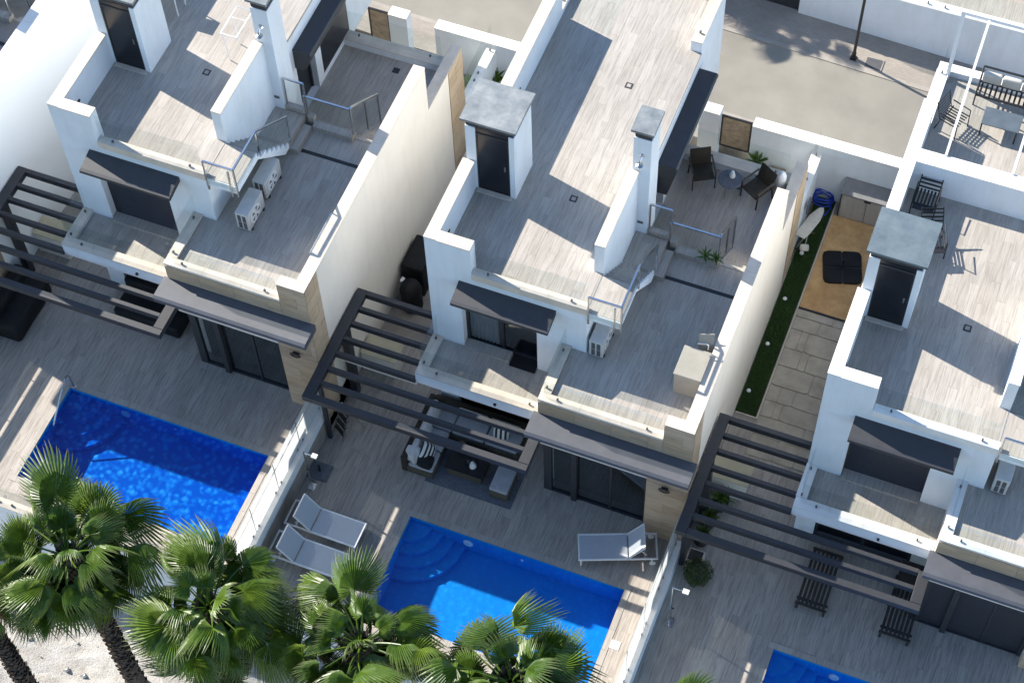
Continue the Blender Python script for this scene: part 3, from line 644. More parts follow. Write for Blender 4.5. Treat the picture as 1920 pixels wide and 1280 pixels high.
# far side of the street
fw = tag(empty('street_wall', (4.75, 16.1, 0)), 'long white wall with glass top on the far side of the street', 'wall', 'white walls along the street')
o = part('wall', M['white'], fw, (0,30,0,.3,-1.5,1.64)); coping_run(o, 0,30,0,.3,1.64,M['coping_w'], seg=2)
for i in range(7): glass(fw, .1+i*1.9,1.95+i*1.9,.14,.152,1.68,2.6)
struct(part('upper_garden', M['tile'], None, (4.9,34,16.4,24,-2,1.55)))
gd = tag(empty('street_gate', (1.2, 16.2, 0)), 'dark metal gate across the street behind the roof of the middle villa', 'gate')
part('gate_leaf', M['anth'], gd, (0,3.5,0,.06,.05,1.9)); part('gate_post', M['anth'], gd, (3.5,3.6,-.02,.08,-.2,2.0))
sb = tag(empty('garden_sofa', (10.2, 17.6, 1.55)), 'brown garden seat behind the far wall at the top right corner', 'sofa')
part('seat', M['wickerl'], sb, (0,2.6,0,.8,0,.35), bevel=.03, seg=2); part('backrest', M['wickerl'], sb, (0,2.6,.7,.95,.35,.8), bevel=.03, seg=2)
lp = tag(empty('street_lamp', (6.75, 15.04, -.03)), 'slim black street lamp post on the far pavement', 'lamp post')
MB().lathe([(.065,0),(.065,.25),(.045,.30),(.04,4.6),(.035,5.0)], (0,0,0), 14).build('post', M['rod'], lp, smooth=False); part('base_plate', M['rod'], lp, (-.09,.09,-.09,.09,-.02,.03)); MB().lathe([(.05,5.0),(.26,5.06),(.28,5.12),(.1,5.3),(.02,5.34)], (0,0,0), 18).build('lantern', M['rod'], lp)
mh = tag(empty('manhole_cover', (7.36, 15.05, zroad(7.36)+.002)), 'square grey inspection cover in the pavement beside the lamp post', 'manhole'); part('frame', M['kerb'], mh, (-.27,.27,-.24,.24,0,.008)); part('lid', M['acgrille'], mh, (-.23,.23,-.20,.20,.008,.014))

# ------------------------------------------------------------------ pergolas
def pergola(h, label):
    r = tag(empty('pergola', (HX[h], 0, HZ[h])), label, 'pergola', 'dark metal pergolas'); A = M['anth']; zt = 3.19; d = .20
    part('frame_beam', A, r, (-2.38,-2.12,-2.64,.73,zt-d,zt), bevel=.008); part('frame_beam', A, r, (-2.115,3.43,-2.64,-2.47,zt-d+.003,zt-.003), bevel=.008); part('frame_beam', A, r, (3.17,3.43,-2.465,-1.64,zt-d,zt), bevel=.008); part('frame_beam', A, r, (-2.115,-.002,.60,.73,zt-d+.003,zt-.003), bevel=.008)
    for i, y in enumerate((.20, -.26, -.73, -1.19, -1.66, -2.10)):
        xe = -.003 if y > -1.2 else 3.165
        part('crossbeam', A, r, (-2.115, xe, y-.055, y+.055, zt-.19, zt-.012), bevel=.008)
    part('post', A, r, (-2.34,-2.14,-.52,-.32,0,zt-d-.002), bevel=.006); part('post', A, r, (-2.36,-2.26,-1.95,-1.85,0,zt-d-.002), bevel=.006)
    return r
pergola(1, 'dark metal pergola over the left patio with a dark covered sofa beside it'); pergola(2, 'dark metal pergola over the sofa of the middle villa'); pergola(3, 'dark metal pergola over the potted plants of the right villa')

# ------------------------------------------------------------------ outdoor units
def ac_unit(loc, label):
    r = tag(empty('air_conditioner', loc), label, 'air conditioner', 'outdoor air conditioning units')
    part('casing', M['acbeige'], r, (0,.34,0,.82,.06,.66), bevel=.015, seg=2)
    for y in (.1, .72): part('foot', M['rod'], r, (-.01,.36,y-.03,y+.03,0,.058))
    f = MB(); f.lathe([(.245,0),(.255,.012),(.23,.02)], (0,0,0), 24); f.v = [(.34+z, .36+x, .36+y) for x, y, z in f.v]; f.build('fan_ring', M['plastic'], r)
    f = MB()
    for k in range(5): 
        a = k*2*math.pi/5; f.add([(.362, .36+.05*math.cos(a), .36+.05*math.sin(a)), (.362, .36+.2*math.cos(a-.3), .36+.2*math.sin(a-.3)), (.362, .36+.21*math.cos(a+.25), .36+.21*math.sin(a+.25))], [(0,1,2)])
    MB().tube([(.17,.82,.30),(.17,.92,.30),(.12,.98,.18),(.02,1.02,.10),(-.05,1.04,.10)], .022, 8).build('pipe', M['plastic'], r); MB().tube([(.10,.82,.22),(.10,.90,.20),(.02,.94,.06)], .012, 6).build('cable', M['rod'], r)
    f.build('fan_blades', M['acgrille'], r)
    for z0 in (.10, .36):
        for x0 in (.06, .19): part('side_louvre', M['acgrille'], r, (x0,x0+.09,-.004,.002,z0,z0+.24))
ac_unit((4.03,-.05,ZT), 'beige air conditioner under the stair landing of the middle villa')
ac_unit((4.55-D,-.04,ZT+HZ[1]), 'front one of two air conditioners on the left terrace'); ac_unit((4.52-D,.98,ZT+HZ[1]), 'rear one of two air conditioners, under the left stair')
ac_unit((4.10+D,-.02,ZT+HZ[3]), 'air conditioner under the stair landing of the right villa')

# ------------------------------------------------------------------ loungers
def lounger(loc, rz, label):
    r = tag(empty('sun_lounger', loc, rz), label, 'sun lounger', 'white framed sun loungers'); W_ = M['awhite']
    for y in (-.34, .34): part('side_rail', W_, r, (0,1.95,y-.02,y+.02,.25,.31), bevel=.006)
    part('cross_rail', W_, r, (0,.04,-.32,.32,.25,.31), bevel=.006); part('cross_rail', W_, r, (1.91,1.95,-.32,.32,.25,.31), bevel=.006); part('cross_rail', W_, r, (1.62,1.65,-.32,.32,.25,.29))
    for x in (.06, 1.80):
        for y in (-.34, .34): part('leg', W_, r, (x-.02,x+.02,y-.02,y+.02,0 if x < 1 else .08,.25))
    for y in (-.36, .36): MB().tube([(1.82,y-.02,.08),(1.82,y+.02,.08)], .08, 16).build('wheel', M['plastic'], r)
    m = MB(); n = 10
    for i in range(n): m.add([(.03+1.18*i/n,-.32,.305-.02*math.sin(math.pi*i/n)),(.03+1.18*(i+1)/n,-.32,.305-.02*math.sin(math.pi*(i+1)/n)),(.03+1.18*(i+1)/n,.32,.305-.02*math.sin(math.pi*(i+1)/n)),(.03+1.18*i/n,.32,.305-.02*math.sin(math.pi*i/n))], [(0,1,2,3)])
    m.build('sling_seat', M['sling'], r, smooth=True)
    a = Vector((1.24,0,.31)); b = Vector((1.62,0,.84))
    for y in (-.33, .33): MB().bar((a.x,y,a.z), (b.x,y,b.z), .03, .03).build('back_rail', W_, r)
    MB().bar((b.x,-.33,b.z), (b.x,.33,b.z), .03, .03).build('back_rail', W_, r); MB().add([(a.x,-.32,a.z),(b.x,-.32,b.z),(b.x,.32,b.z),(a.x,.32,a.z)], [(0,1,2,3)]).build('sling_back', M['sling'], r)
    for y in (-.25, .25): MB().bar((1.48,y,.62), (1.68,y,.30), .02, .02).build('prop', W_, r)
lounger((-.35,-4.33,0), math.pi, 'upper one of the two parallel loungers beside the white wall'); lounger((-.38,-5.25,0), math.pi, 'lower one of the two parallel loungers, partly behind the palm'); lounger((4.78,-2.72,0), .38, 'single lounger standing askew by the stone column of the middle villa')

# ------------------------------------------------------------------ patio sofa set of the middle villa
r = tag(empty('corner_sofa', (-.15,-2.12,0)), 'wicker corner sofa with pale cushions under the middle pergola', 'sofa')
part('base', M['wickerl'], r, (0,.78,0,2.0,0,.28), (.78,2.6,1.24,2.0,0,.28), bevel=.02, seg=2); part('back_left', M['wicker'], r, (-.06,.10,-.02,2.0,.02,.68), bevel=.03, seg=2); part('back_rear', M['wicker'], r, (.10,2.6,1.88,2.04,.02,.68), bevel=.03, seg=2)
for i in range(3): part('seat_cushion', M['cush'], r, (.12,.78,.01+i*.62,.60+i*.62,.285,.43), bevel=.05, seg=3)
for i in range(2): part('seat_cushion', M['cush'], r, (.80+i*.9,1.67+i*.9,1.26,1.86,.285,.43), bevel=.05, seg=3)
for i in range(3): MB().obox((.22,.33+i*.6,.60), (.16,.56,.42), (0,-.25,0)).build('back_cushion', M['cushw'], r, bevel=.06, seg=3)
for i in range(2): MB().obox((1.22+i*.9,1.78,.60), (.82,.16,.42), (.25,0,0)).build('back_cushion', M['cushw'], r, bevel=.06, seg=3)
def pillow(name, label, loc, rot, sz, mat):
    m = MB(); n = 8
    for k in (0, 1):
        for i in range(n):
            for j in range(n):
                def P(a, b):
                    u, v = a/n*2-1, b/n*2-1; h = (1-u**4)*(1-v**4); return (u*sz[0]*(1-.12*(v*v)), v*sz[1]*(1-.12*u*u), (1 if k == 0 else -1)*sz[2]*h**.6)
                m.add([P(i,j),P(i+1,j),P(i+1,j+1),P(i,j+1)], [(0,1,2,3) if k == 0 else (3,2,1,0)])
    o = m.build(name, mat, None, smooth=True, fix=False); o.location = loc; o.rotation_euler = rot; return tag(o, label, 'cushion', 'loose cushions on the sofa set')
pillow('cushion', 'black and white striped cushion at the front end of the sofa', (.36,-1.72,.62), (.5,.9,.4), (.24,.24,.09), M['stripe']); pillow('cushion', 'black cushion tucked under the striped one on the sofa', (.40,-1.95,.55), (.3,.5,.2), (.22,.20,.08), M['blackfab']); pillow('cushion', 'pale folded cushion at the left front corner of the sofa', (.08,-1.90,.62), (.9,.2,.1), (.24,.22,.08), M['cushw']); pillow('cushion', 'small striped cushion at the rear of the sofa', (1.9,-.55,.60), (1.1,0,.2), (.2,.2,.07), M['stripe'])
r = tag(empty('coffee_table', (.86,-1.86,0)), 'low dark wicker coffee table in front of the sofa', 'table'); part('base', M['wickerl'], r, (.04,.98,.04,.68,.0,.36), bevel=.01); part('top', M['black'], r, (0,1.02,0,.72,.362,.39), bevel=.006)
def vase(loc, prof, mat, label, name='vase'): 
    o = MB().lathe(prof, (0,0,0), 18).build(name, mat, None, smooth=True); o.location = loc; tag(o, label, name.replace('_', ' '))
vase((1.55,-1.62,.39), [(.05,0),(.09,.05),(.08,.14),(.04,.20),(.05,.24)], M['plastic'], 'white vase on the coffee table'); vase((1.42,-1.52,.39), [(.06,0),(.10,.07),(.05,.16)], M['black'], 'black bowl beside the white vase on the coffee table', 'bowl'); vase((1.10,-1.22,.39), [(.10,0),(.12,.05),(.12,.22),(.10,.26),(.06,.26)], M['wickerl'], 'olive lantern pot on the coffee table', 'lantern_pot')
r = tag(empty('ottoman', (2.14,-2.05,0)), 'small wicker ottoman with grey cushion at the pergola corner', 'ottoman'); part('base', M['wickerl'], r, (0,.50,0,.70,0,.32), bevel=.015, seg=2); part('cushion', M['cush'], r, (.01,.49,.01,.69,.322,.45), bevel=.03, seg=3)
tag(part('outdoor_rug', M['rug'], None, (.45,2.78,-2.22,-.45,.003,.014)), 'grey rug under the sofa set of the middle villa', 'rug')

# ------------------------------------------------------------------ poolside odds and ends
def shower(loc, hgt, label, arm):
    r = tag(empty('outdoor_shower', loc), label, 'shower', 'outdoor showers'); part('base', M['steel'], r, (-.10,.10,-.10,.10,0,.03)); MB().tube([(0,0,.03),(0,0,hgt)], .025, 10).build('column', M['steel'], r)
    MB().tube([(0,0,hgt-.02),(arm*.7,0,hgt)], .018, 8).build('arm', M['steel'], r); part('head', M['plastic'], r, (arm*.6,arm,-.06,.06,hgt-.03,hgt+.02)); MB().tube([(0,-.04,1.0),(.08,-.04,1.0)], .02, 8).build('valve', M['rod'], r); MB().tube([(.0,0,.35),(.07,0,.36),(.09,0,.30)], .014, 8).build('foot_tap', M['rod'], r)
shower((-2.16,-3.38,0), 1.78, 'slim steel outdoor shower beside the parasol base of the middle villa', .36); shower((7.46,-3.52,-.44), 2.05, 'slim outdoor shower with white head beside the round bush', .38)
r = tag(empty('parasol_base', (-2.14,-2.92,0)), 'flat square grey parasol base next to the steel shower', 'parasol base'); part('plate', M['rug'], r, (-.27,.27,-.24,.24,0,.06), bevel=.01); MB().tube([(0,0,.06),(0,0,.34)], .03, 10).build('tube', M['rod'], r)
r = tag(empty('step_ladder', (-1.98,-1.55,0), -.55), 'folding aluminium step ladder standing under the pergola corner', 'ladder')
for x in (-.2, .2): MB().bar((x,-.3,0), (x*.8,.05,1.1), .05, .025).build('stile', M['steel'], r); MB().bar((x,.38,0), (x*.8,.07,1.08), .04, .02).build('rear_stile', M['steel'], r)
for i in range(4): part('tread', M['rod'], r, (-.19,.19,-.27+i*.078,-.17+i*.078,.2+i*.25,.23+i*.25))
r = tag(empty('folded_awning', (-2.1,-1.10,2.86)), 'pale folded awning hanging below the middle pergola', 'awning'); MB().obox((1.05,0,0), (2.1,.14,.12)).build('cassette', M['awhite'], r, bevel=.02, seg=2); MB().bar((.1,.09,-.05),(1.9,.09,-.05), .03,.03).build('arm', M['steel'], r)
r = tag(empty('grab_rail', (-8.90,-3.22,HZ[1])), 'bent steel grab rail at the corner of the left pool', 'handrail')
MB().tube([(0,0,0),(-.02,-.02,.60),(0,-.10,.74),(.03,-.22,.78),(.03,-.45,.62),(0,-1.15,-.05),(0,-1.2,-.3)], .022, 10).build('tube', M['steel'], r); MB().lathe([(.05,0),(.05,.02)], (0,0,.002), 14).build('flange', M['steel'], r)
tag(part('skimmer_lid', M['plastic'], None, (6.35,6.58,-4.82,-4.60,.004,.012)), 'square white skimmer lid on the sunlit deck beside the middle pool', 'lid')
r = tag(empty('garden_sofa', (-11.85,-2.35,HZ[1])), 'black covered garden sofa at the left edge under the pergola', 'sofa'); part('cover', M['blackfab'], r, (0,1.0,-.2,1.6,.0,.62), bevel=.12, seg=3); part('cover_back', M['blackfab'], r, (.02,.4,-.18,1.58,.55,.92), bevel=.1, seg=3)
r = tag(empty('garden_sofa', (-8.9,-1.35,HZ[1])), 'dark sofa in the shade under the left balcony', 'sofa'); part('seat', M['blackfab'], r, (0,1.9,.4,1.3,0,.42), bevel=.06, seg=3); part('backrest', M['blackfab'], r, (0,1.9,1.15,1.4,.42,.8), bevel=.06, seg=3)
for h, lab in ((1, 'left'), (2, 'middle'), (3, 'right')):
    r = tag(empty('outdoor_counter', (HX[h]-2.36, .28, HZ[h])), 'cream built-in counter with ochre top under the %s pergola' % lab, 'counter', 'built-in counters'); part('base', M['cream'], r, (0.005,.95,.02,.56,0,.80)); part('worktop', M['yellowstone'], r, (0,1.0,-.01,.60,.802,.84))
r = tag(empty('covered_grill', (-1.9,2.55,0)), 'rounded black covered grill in the alley left of the middle villa', 'grill'); MB().lathe([(.26,0),(.30,.1),(.28,.6),(.30,.8),(.24,1.0),(.08,1.08)], (0,0,.02), 18).build('cover', M['blackfab'], r, smooth=True); part('handle', M['plastic'], r, (-.32,-.24,.05,.20,.92,.98))
r = tag(empty('covered_cabinet', (-2.34,2.96,0)), 'tall black covered cabinet at the far end of the alley', 'cabinet'); part('cover', M['blackfab'], r, (0,.62,0,1.1,.0,1.18), bevel=.06, seg=3); part('hem', M['rod'], r, (-.005,.625,-.005,1.105,0.01,.06))
r = tag(empty('covered_cabinet', (-11.7,1.2,HZ[1])), 'black covered item beside the left villa behind its pergola', 'cabinet'); part('cover', M['blackfab'], r, (1.3,2.0,0,.9,.0,1.0), bevel=.08, seg=3); part('hem', M['rod'], r, (1.295,2.005,-.005,.905,0.01,.06))

# terrace of the middle villa
r = tag(empty('sink_cabinet', (6.16,-.32,ZT)), 'beige sink cabinet with tap against the terrace parapet', 'cabinet'); part('body', M['beige'], r, (.02,.64,.02,.80,0,.80), bevel=.006); part('worktop', M['beige'], r, (0,.655,0,.82,.803,.84), bevel=.006); part('door_seam', M['rug'], r, (.016,.02,.40,.41,.03,.78))
MB().tube([(.54,.86,.84),(.54,.86,1.04),(.50,.84,1.10),(.30,.80,1.08)], .016, 8).build('tap', M['steel'], r); MB().obox((.46,1.02,.62), (.36,.025,.80), (-.42,0,.35)).build('raised_lid', M['beige'], r)
r = tag(empty('clothes_rail', (-2.62,-.5,5.9)), 'pale tubular rail fixed along the left terrace parapet', 'rail'); MB().tube([(-.06,0,.25),(-.06,1.22,.25)], .03, 8).build('tube', M['awhite'], r); MB().tube([(-.14,0,.25),(-.14,1.22,.25)], .02, 8).build('tube', M['steel'], r)
for y in (.05, 1.15): MB().tube([(-.16,y,.25),(0.0,y,.25)], .02, 8).build('bracket', M['steel'], r)

# ------------------------------------------------------------------ rear terrace furniture
def wicker_chair(loc, rz, label):
    r = tag(empty('armchair', loc, rz), label, 'armchair', 'brown wicker armchairs')
    m = MB()
    for i in range(6):
        t = i/5; m.add([(-.26,.25-.5*t,.40+.03*math.cos(t*2)),(.26,.25-.5*t,.40+.03*math.cos(t*2)),(.26,.25-.5*t-.1,.40+.03*math.cos((t+.2)*2)),(-.26,.25-.5*t-.1,.40+.03*math.cos((t+.2)*2))], []) if 0 else None
    part('seat', M['wicker'], r, (-.27,.27,-.28,.24,.37,.41), bevel=.015, seg=2); MB().obox((0,.32,.62), (.54,.035,.52), (-.28,0,0)).build('backrest', M['wicker'], r, bevel=.012, seg=2)
    for x in (-.29, .29):
        for a, b in (((x,-.27,0),(x,-.24,.60)), ((x,.30,0),(x,.24,.40))): MB().bar(a, b, .03, .03).build('leg', M['wicker'], r)
        MB().bar((x,-.27,.60), (x,.32,.63), .045, .025).build('armrest', M['wickerl'], r)
wicker_chair((4.64,6.72,ZREAR), R(29), 'brown wicker armchair nearest the dark side canopy'); wicker_chair((6.10,6.70,ZREAR), R(-30), 'brown wicker armchair beside the white cylinder and parapet')
r = tag(empty('side_table', (5.40,6.66,ZREAR)), 'small round grey table between the two wicker armchairs', 'table'); MB().lathe([(.30,.46),(.31,.47),(.31,.49),(.29,.50)], (0,0,0), 24).build('top', M['rug'], r)
for k in range(3): a = k*2.1+.4; MB().tube([(.24*math.cos(a),.24*math.sin(a),.46),(.30*math.cos(a),.30*math.sin(a),0)], .014, 8).build('leg', M['steel'], r)
vase((5.42,6.74,ZREAR+.5), [(.07,0),(.08,.02),(.075,.09),(.04,.12),(.04,.18),(.05,.2)], M['plastic'], 'white bottle with dark cap on the small round table', 'bottle')
vase((6.60,7.12,ZREAR), [(.13,0),(.13,.60),(.11,.68),(.04,.71),(.04,.76)], M['plastic'], 'white upright cylinder tank in the rear terrace corner', 'gas_bottle')
def spiky(name, loc, label, n, L, pot=None, mat='leaf', cat='plant', wd=.022, up=.9, stems=1):
    r = tag(empty(name, loc), label, cat)
    z0 = 0
    if pot: 
        w_, h_ = pot[0], pot[1]; MB().lathe([(w_*.8,0),(w_,h_),(w_*.9,h_),(w_*.88,h_-.03)], (0,0,0), 16).build('pot', pot[2], r); z0 = h_-.03
    for s in range(stems):
        cx, cy, st = (0,0,.06) if stems == 1 else (random.uniform(-.16,.16), random.uniform(-.1,.1), random.uniform(.12,.3))
        MB().tube([(cx,cy,z0),(cx,cy,z0+st)], .02, 6).build('stem', M['bark'], r)
        for i in range(n):
            a = i*2.4; el = up*(1-i/n)+.15; m = MB(); pts = []
            for k in range(6):
                t = k/5; rr = L*random.uniform(.9,1.05)*t; e = el*1.4 - 1.3*t*t*(1.1-el*.6)
                pts.append(Vector((cx+math.cos(a)*rr*math.cos(el*1.2)*(1), cy+math.sin(a)*rr*math.cos(el*1.2), z0+st+rr*math.sin(el*1.2)-L*.35*t*t*(1-el*.5))))
            sd = Vector((-math.sin(a), math.cos(a), 0))
            for k in range(5):
                w0, w1 = wd*math.sin(math.pi*(.12+.85*k/5)), wd*math.sin(math.pi*min(.999,(.12+.85*(k+1)/5)))
                m.add([pts[k]-sd*w0, pts[k]+sd*w0, pts[k+1]+sd*w1, pts[k+1]-sd*w1], [(0,1,2,3)])
            m.build('leaf', M[mat], r, smooth=True, fix=False)
    return r
spiky('potted_palm', (5.72,3.42,4.92), 'small palm plant on the terrace edge behind the glass, left one', 14, .30, None, 'leaf', 'plant', .022, .8); spiky('potted_palm', (5.98,3.44,4.92), 'small palm plant on the terrace edge behind the glass, right one', 14, .26, None, 'leaf', 'plant', .022, .8)
spiky('agave', (5.34,9.98,.13), 'bright green spiky plant in ivory pot beside the tan gate', 18, .50, (.20,.34,M['terra']), 'leaf', 'plant', .045, 1.0); tag(part('doormat', M['rug'], None, (4.2,4.95,9.72,10.12,.136,.150)), 'dark doormat in front of the tan gate', 'mat')
r = tag(empty('wooden_crate', (5.75,9.85,.13)), 'small orange wooden crate near the corner of the street wall', 'crate')
for k in range(4): part('board', M['wood'], r, (0,.42,k*.075,.065+k*.075,.20,.22)); 
part('side_board', M['wood'], r, (0,.42,-.02,-.003,0,.22)); part('side_board', M['wood'], r, (0,.42,.30,.317,0,.22))
spiky('garden_plant', (-2.95,9.4,.45), 'loose green plant in dark pot behind the left villa', 22, .5, (.26,.5,M['darkpot']), 'leaf', 'plant', .05, 1.1); spiky('garden_plant', (-2.9,8.4,.45), 'light green shrub beside the stone-clad corner of the left villa', 22, .45, (.2,.3,M['terra']), 'leaf', 'plant', .05, 1.0); spiky('garden_plant', (-2.55,10.0,.45), 'tall leafy plant against the left street wall', 20, .6, None, 'leaf', 'plant', .06, 1.2, 2)
# plants under the right pergola
spiky('agave', (7.62,-.05,-.44), 'spiky agave in dark pot under the right pergola, next to the cream counter', 20, .48, (.22,.42,M['darkpot']), 'leaf', 'plant', .035, 1.0); spiky('potted_plant', (7.50,-.62,-.44), 'dark bushy potted plant under the right pergola, second from the counter', 26, .30, (.2,.38,M['darkpot']), 'bush', 'plant', .05, 1.0); spiky('potted_plant', (7.48,-1.15,-.44), 'dark potted plant under the right pergola, third from the counter', 26, .30, (.2,.38,M['darkpot']), 'bush', 'plant', .05, 1.0)
r = tag(empty('planter_box', (7.32,-1.95,-.44)), 'square ivory planter with dark soil at the front corner of the right pergola', 'planter'); part('box', M['terra'], r, (0,.40,0,.36,0,.42), bevel=.01); part('soil', M['darkpot'], r, (.03,.37,.03,.33,.421,.426))
def ballbush(loc, rad, label):
    r = tag(empty('round_bush', loc), label, 'bush'); MB().tube([(0,0,0),(0,0,rad)], .03, 8).build('trunk', M['bark'], r); m = MB(); rnd = random.Random(4)
    for i in range(2600):
        d = Vector((rnd.gauss(0,1), rnd.gauss(0,1), rnd.gauss(0,1))).normalized(); p = Vector((0,0,rad*1.05)) + d*rad*rnd.uniform(.72,1.06)*(1 + .07*math.sin(d.x*7+d.y*5)); s = rnd.uniform(.018,.034)
        u = d.orthogonal().normalized(); u = Matrix.Rotation(rnd.uniform(0,6.3), 3, d) @ u; n_ = (d + Vector((rnd.gauss(0,.6), rnd.gauss(0,.6), rnd.gauss(0,.6)))).normalized(); u = (u - n_*u.dot(n_)).normalized(); v = n_.cross(u)
        m.add([p-u*s, p+v*s*.45, p+u*s, p-v*s*.45], [(0,1,2,3)])
    m.build('crown', M['bush'], r, fix=False); MB().lathe([(.02,.3*rad),(rad*.62,.55*rad),(rad*.75,rad*1.05),(rad*.6,rad*1.6),(.02,rad*1.85)], (0,0,0), 14).build('inner_twigs', M['darkpot'], r)
ballbush((7.70,-2.15,-.44), .36, 'round clipped bush on the deck of the right villa beside the wall')

# ------------------------------------------------------------------ side yard of the right villa
GZ = -.44
struct(part('lawn_bed', simple('lawn_soil', (.03,.05,.015), .95), None, (7.12,7.68,2.76,10.18,GZ-.012,GZ+.004)))
def turf():
    m = MB(); rnd = random.Random(2)
    for i in range(26000):
        x, y = rnd.uniform(7.13,7.67), rnd.uniform(2.78,10.17); a = rnd.uniform(0,6.3); hgt = rnd.uniform(.02,.045); w_ = .005
        dx, dy = math.cos(a), math.sin(a); lx, ly = rnd.gauss(0,.012), rnd.gauss(0,.012)
        m.add([(x-dx*w_,y-dy*w_,GZ+.002),(x+dx*w_,y+dy*w_,GZ+.002),(x+lx,y+ly,GZ+hgt)], [(0,1,2)])
    tag(m.build('turf', M['grass'], None, fix=False), 'strip of dark green artificial turf along the side wall', 'turf', kind='stuff')
turf()
r = tag(empty('edging_strip', (7.70,2.72,GZ)), 'pale narrow edging between the turf strip and the paving', 'edging'); part('strip', M['terra'], r, (0,.03,0,7.4,-.02,.02)); part('end_strip', M['terra'], r, (-.55,0,0,.03,-.02,.02))
for i, (x, y) in enumerate(((7.27,3.45),(7.30,5.01),(7.31,6.55),(7.30,8.15))):
    r = tag(empty('garden_light', (x,y,GZ)), ['round white ground light in the turf, nearest the pergola','round white ground light in the turf, second from the pergola','round white ground light in the turf, third from the pergola','round white ground light in the turf, nearest the folded cloth rack'][i], 'light', 'round lights set in the turf'); MB().lathe([(.05,0),(.055,.04),(.05,.055),(.01,.062)], (0,0,0), 16).build('lens', M['plastic'], r); MB().lathe([(.06,0),(.062,.03),(.056,.035)], (0,0,-.005), 16).build('ring', M['steel'], r)
pv = struct(part('side_path', simple('path_bed', (.33,.30,.24), .95), None, (7.735,9.50,1.62,6.38,GZ-.012,GZ+.003)))
M['flag'] = simple('sandstone_flag', (.46,.41,.335), .85, .13, 2.5, .2, c2=(.33,.295,.235))
rnd = random.Random(9); y = 1.63
rows = []
while y < 6.36:
    hgt = rnd.choice((.42,.5,.58,.64)); hgt = min(hgt, 6.37-y)
    if hgt < .15: break
    cuts = [7.74] + sorted(rnd.sample([8.05,8.25,8.45,8.75,9.0,9.2], 2)) + [9.49]
    for a, b in zip(cuts, cuts[1:]):
        g = .012; pts = [(a+g,y+g),(b-g,y+g),(b-g,y+hgt-g),(a+g,y+hgt-g)]
        pp = []
        for i in range(4):
            p, q = Vector((*pts[i],0)), Vector((*pts[(i+1) % 4],0))
            for t in (.08,.5,.92): s_ = p.lerp(q,t); pp.append((s_.x+rnd.uniform(-.008,.008), s_.y+rnd.uniform(-.008,.008)))
        m = MB(); n = len(pp); zt = GZ+.022+rnd.uniform(-.003,.004); m.add([(*p,GZ) for p in pp]+[(*p,zt) for p in pp], [tuple(range(n,2*n))]+[(i,(i+1) % n,n+(i+1) % n,n+i) for i in range(n)]); m.build('paving_stone', M['flag'], pv)
    y += hgt
r = tag(empty('floor_mat', (7.74,6.42,GZ)), 'large tan rectangular mat with black front edge beside the right villa', 'mat'); part('sheet', M['orange'], r, (0,1.72,.03,3.30,0,.02)); part('edge', M['rod'], r, (0,1.72,-.02,.03,0,.03))
r = tag(empty('parasol_base', (8.48,8.06,GZ+.02)), 'black four-part parasol base on the tan mat', 'parasol base')
for sx, sy in ((0,0),(1,0),(0,1),(1,1)):
    m = MB(); x0, y0 = -.53+sx*.55, -.53+sy*.55; cc = [(x0,y0),(x0+.50,y0),(x0+.50,y0+.50),(x0,y0+.50)]; k = {(0,0):0,(1,0):1,(1,1):2,(0,1):3}[(sx,sy)]
    pr_ = []
    for i, c in enumerate(cc):
        if i == k:
            a, b = cc[i-1], cc[(i+1) % 4]; pr_ += [(c[0]+(a[0]-c[0])*.3, c[1]+(a[1]-c[1])*.3), (c[0]+(a[0]-c[0])*.08+(b[0]-c[0])*.08, c[1]+(a[1]-c[1])*.08+(b[1]-c[1])*.08), (c[0]+(b[0]-c[0])*.3, c[1]+(b[1]-c[1])*.3)]
        else: pr_.append(c)
    MB().prism(pr_, 'z', 0, .08).build('weight', M['blackfab'], r, bevel=.012, seg=2)
r.rotation_euler.z = .30; MB().tube([(0,0,.0),(0,0,.42)], .03, 10).build('socket', M['rod'], r); MB().bar((-.5,0,.03),(.5,0,.03),.05,.04).build('cross_bar', M['rod'], r); MB().bar((0,-.5,.03),(0,.5,.03),.05,.038).build('cross_bar', M['rod'], r)
r = tag(empty('resin_shed', (7.84,9.70,GZ)), 'low taupe resin storage shed with dark lid behind the tan mat', 'shed')
part('body', M['resin'], r, (.03,1.45,.03,.78,0,1.05), bevel=.01); m = MB().prism([(-.02,1.05),(.82,1.05),(.82,1.20),(.40,1.20),(-.02,1.10)], 'x', 0, 1.5).build('lid', M['resind'], r)
for i in range(8): part('rib', M['resin'], r, (.08+i*.165,.20+i*.165,.012,.028,.06,1.0))
part('door_seam', M['rod'], r, (.735,.745,.008,.03,.03,1.03)); part('latch', M['rod'], r, (.66,.84,-.03,.01,.98,1.04)); part('corner_post', M['rod'], r, (0.0,.028,.01,.04,0,1.04))
r = tag(empty('garden_hose', (7.33,10.0,GZ)), 'coiled bright blue garden hose in the corner by the street wall', 'hose'); pts = []
for i in range(150):
    t = i/150*2*math.pi*6; rr = .19 + .03*math.sin(t*.37) ; pts.append((1.35*rr*math.cos(t)*(1+.1*math.sin(i*.7)), .04+rr*1.05*math.sin(t)*(1+.1*math.cos(i*.5)), .06+.30*i/150+.02*math.sin(t*2.3)))
MB().tube(pts, .022, 6).build('coil', M['hose'], r, smooth=True); MB().tube([(.2,.1,.05),(.28,-.1,.04),(.22,-.35,.03),(.1,-.5,.03)], .02, 6).build('loose_end', M['hose'], r)
r = tag(empty('ironing_board', (7.33,8.65,GZ), R(-15)), 'folded pale cloth-covered rack standing on the turf strip', 'rack'); prof = [(-.16,-.58),(.14,-.58),(.17,-.3),(.17,.2),(.10,.5),(.02,.62),(-.08,.55),(-.16,.2)]
o = MB().prism(prof, 'z', .80, .84).build('board', M['linen'], r, bevel=.008, seg=2); 
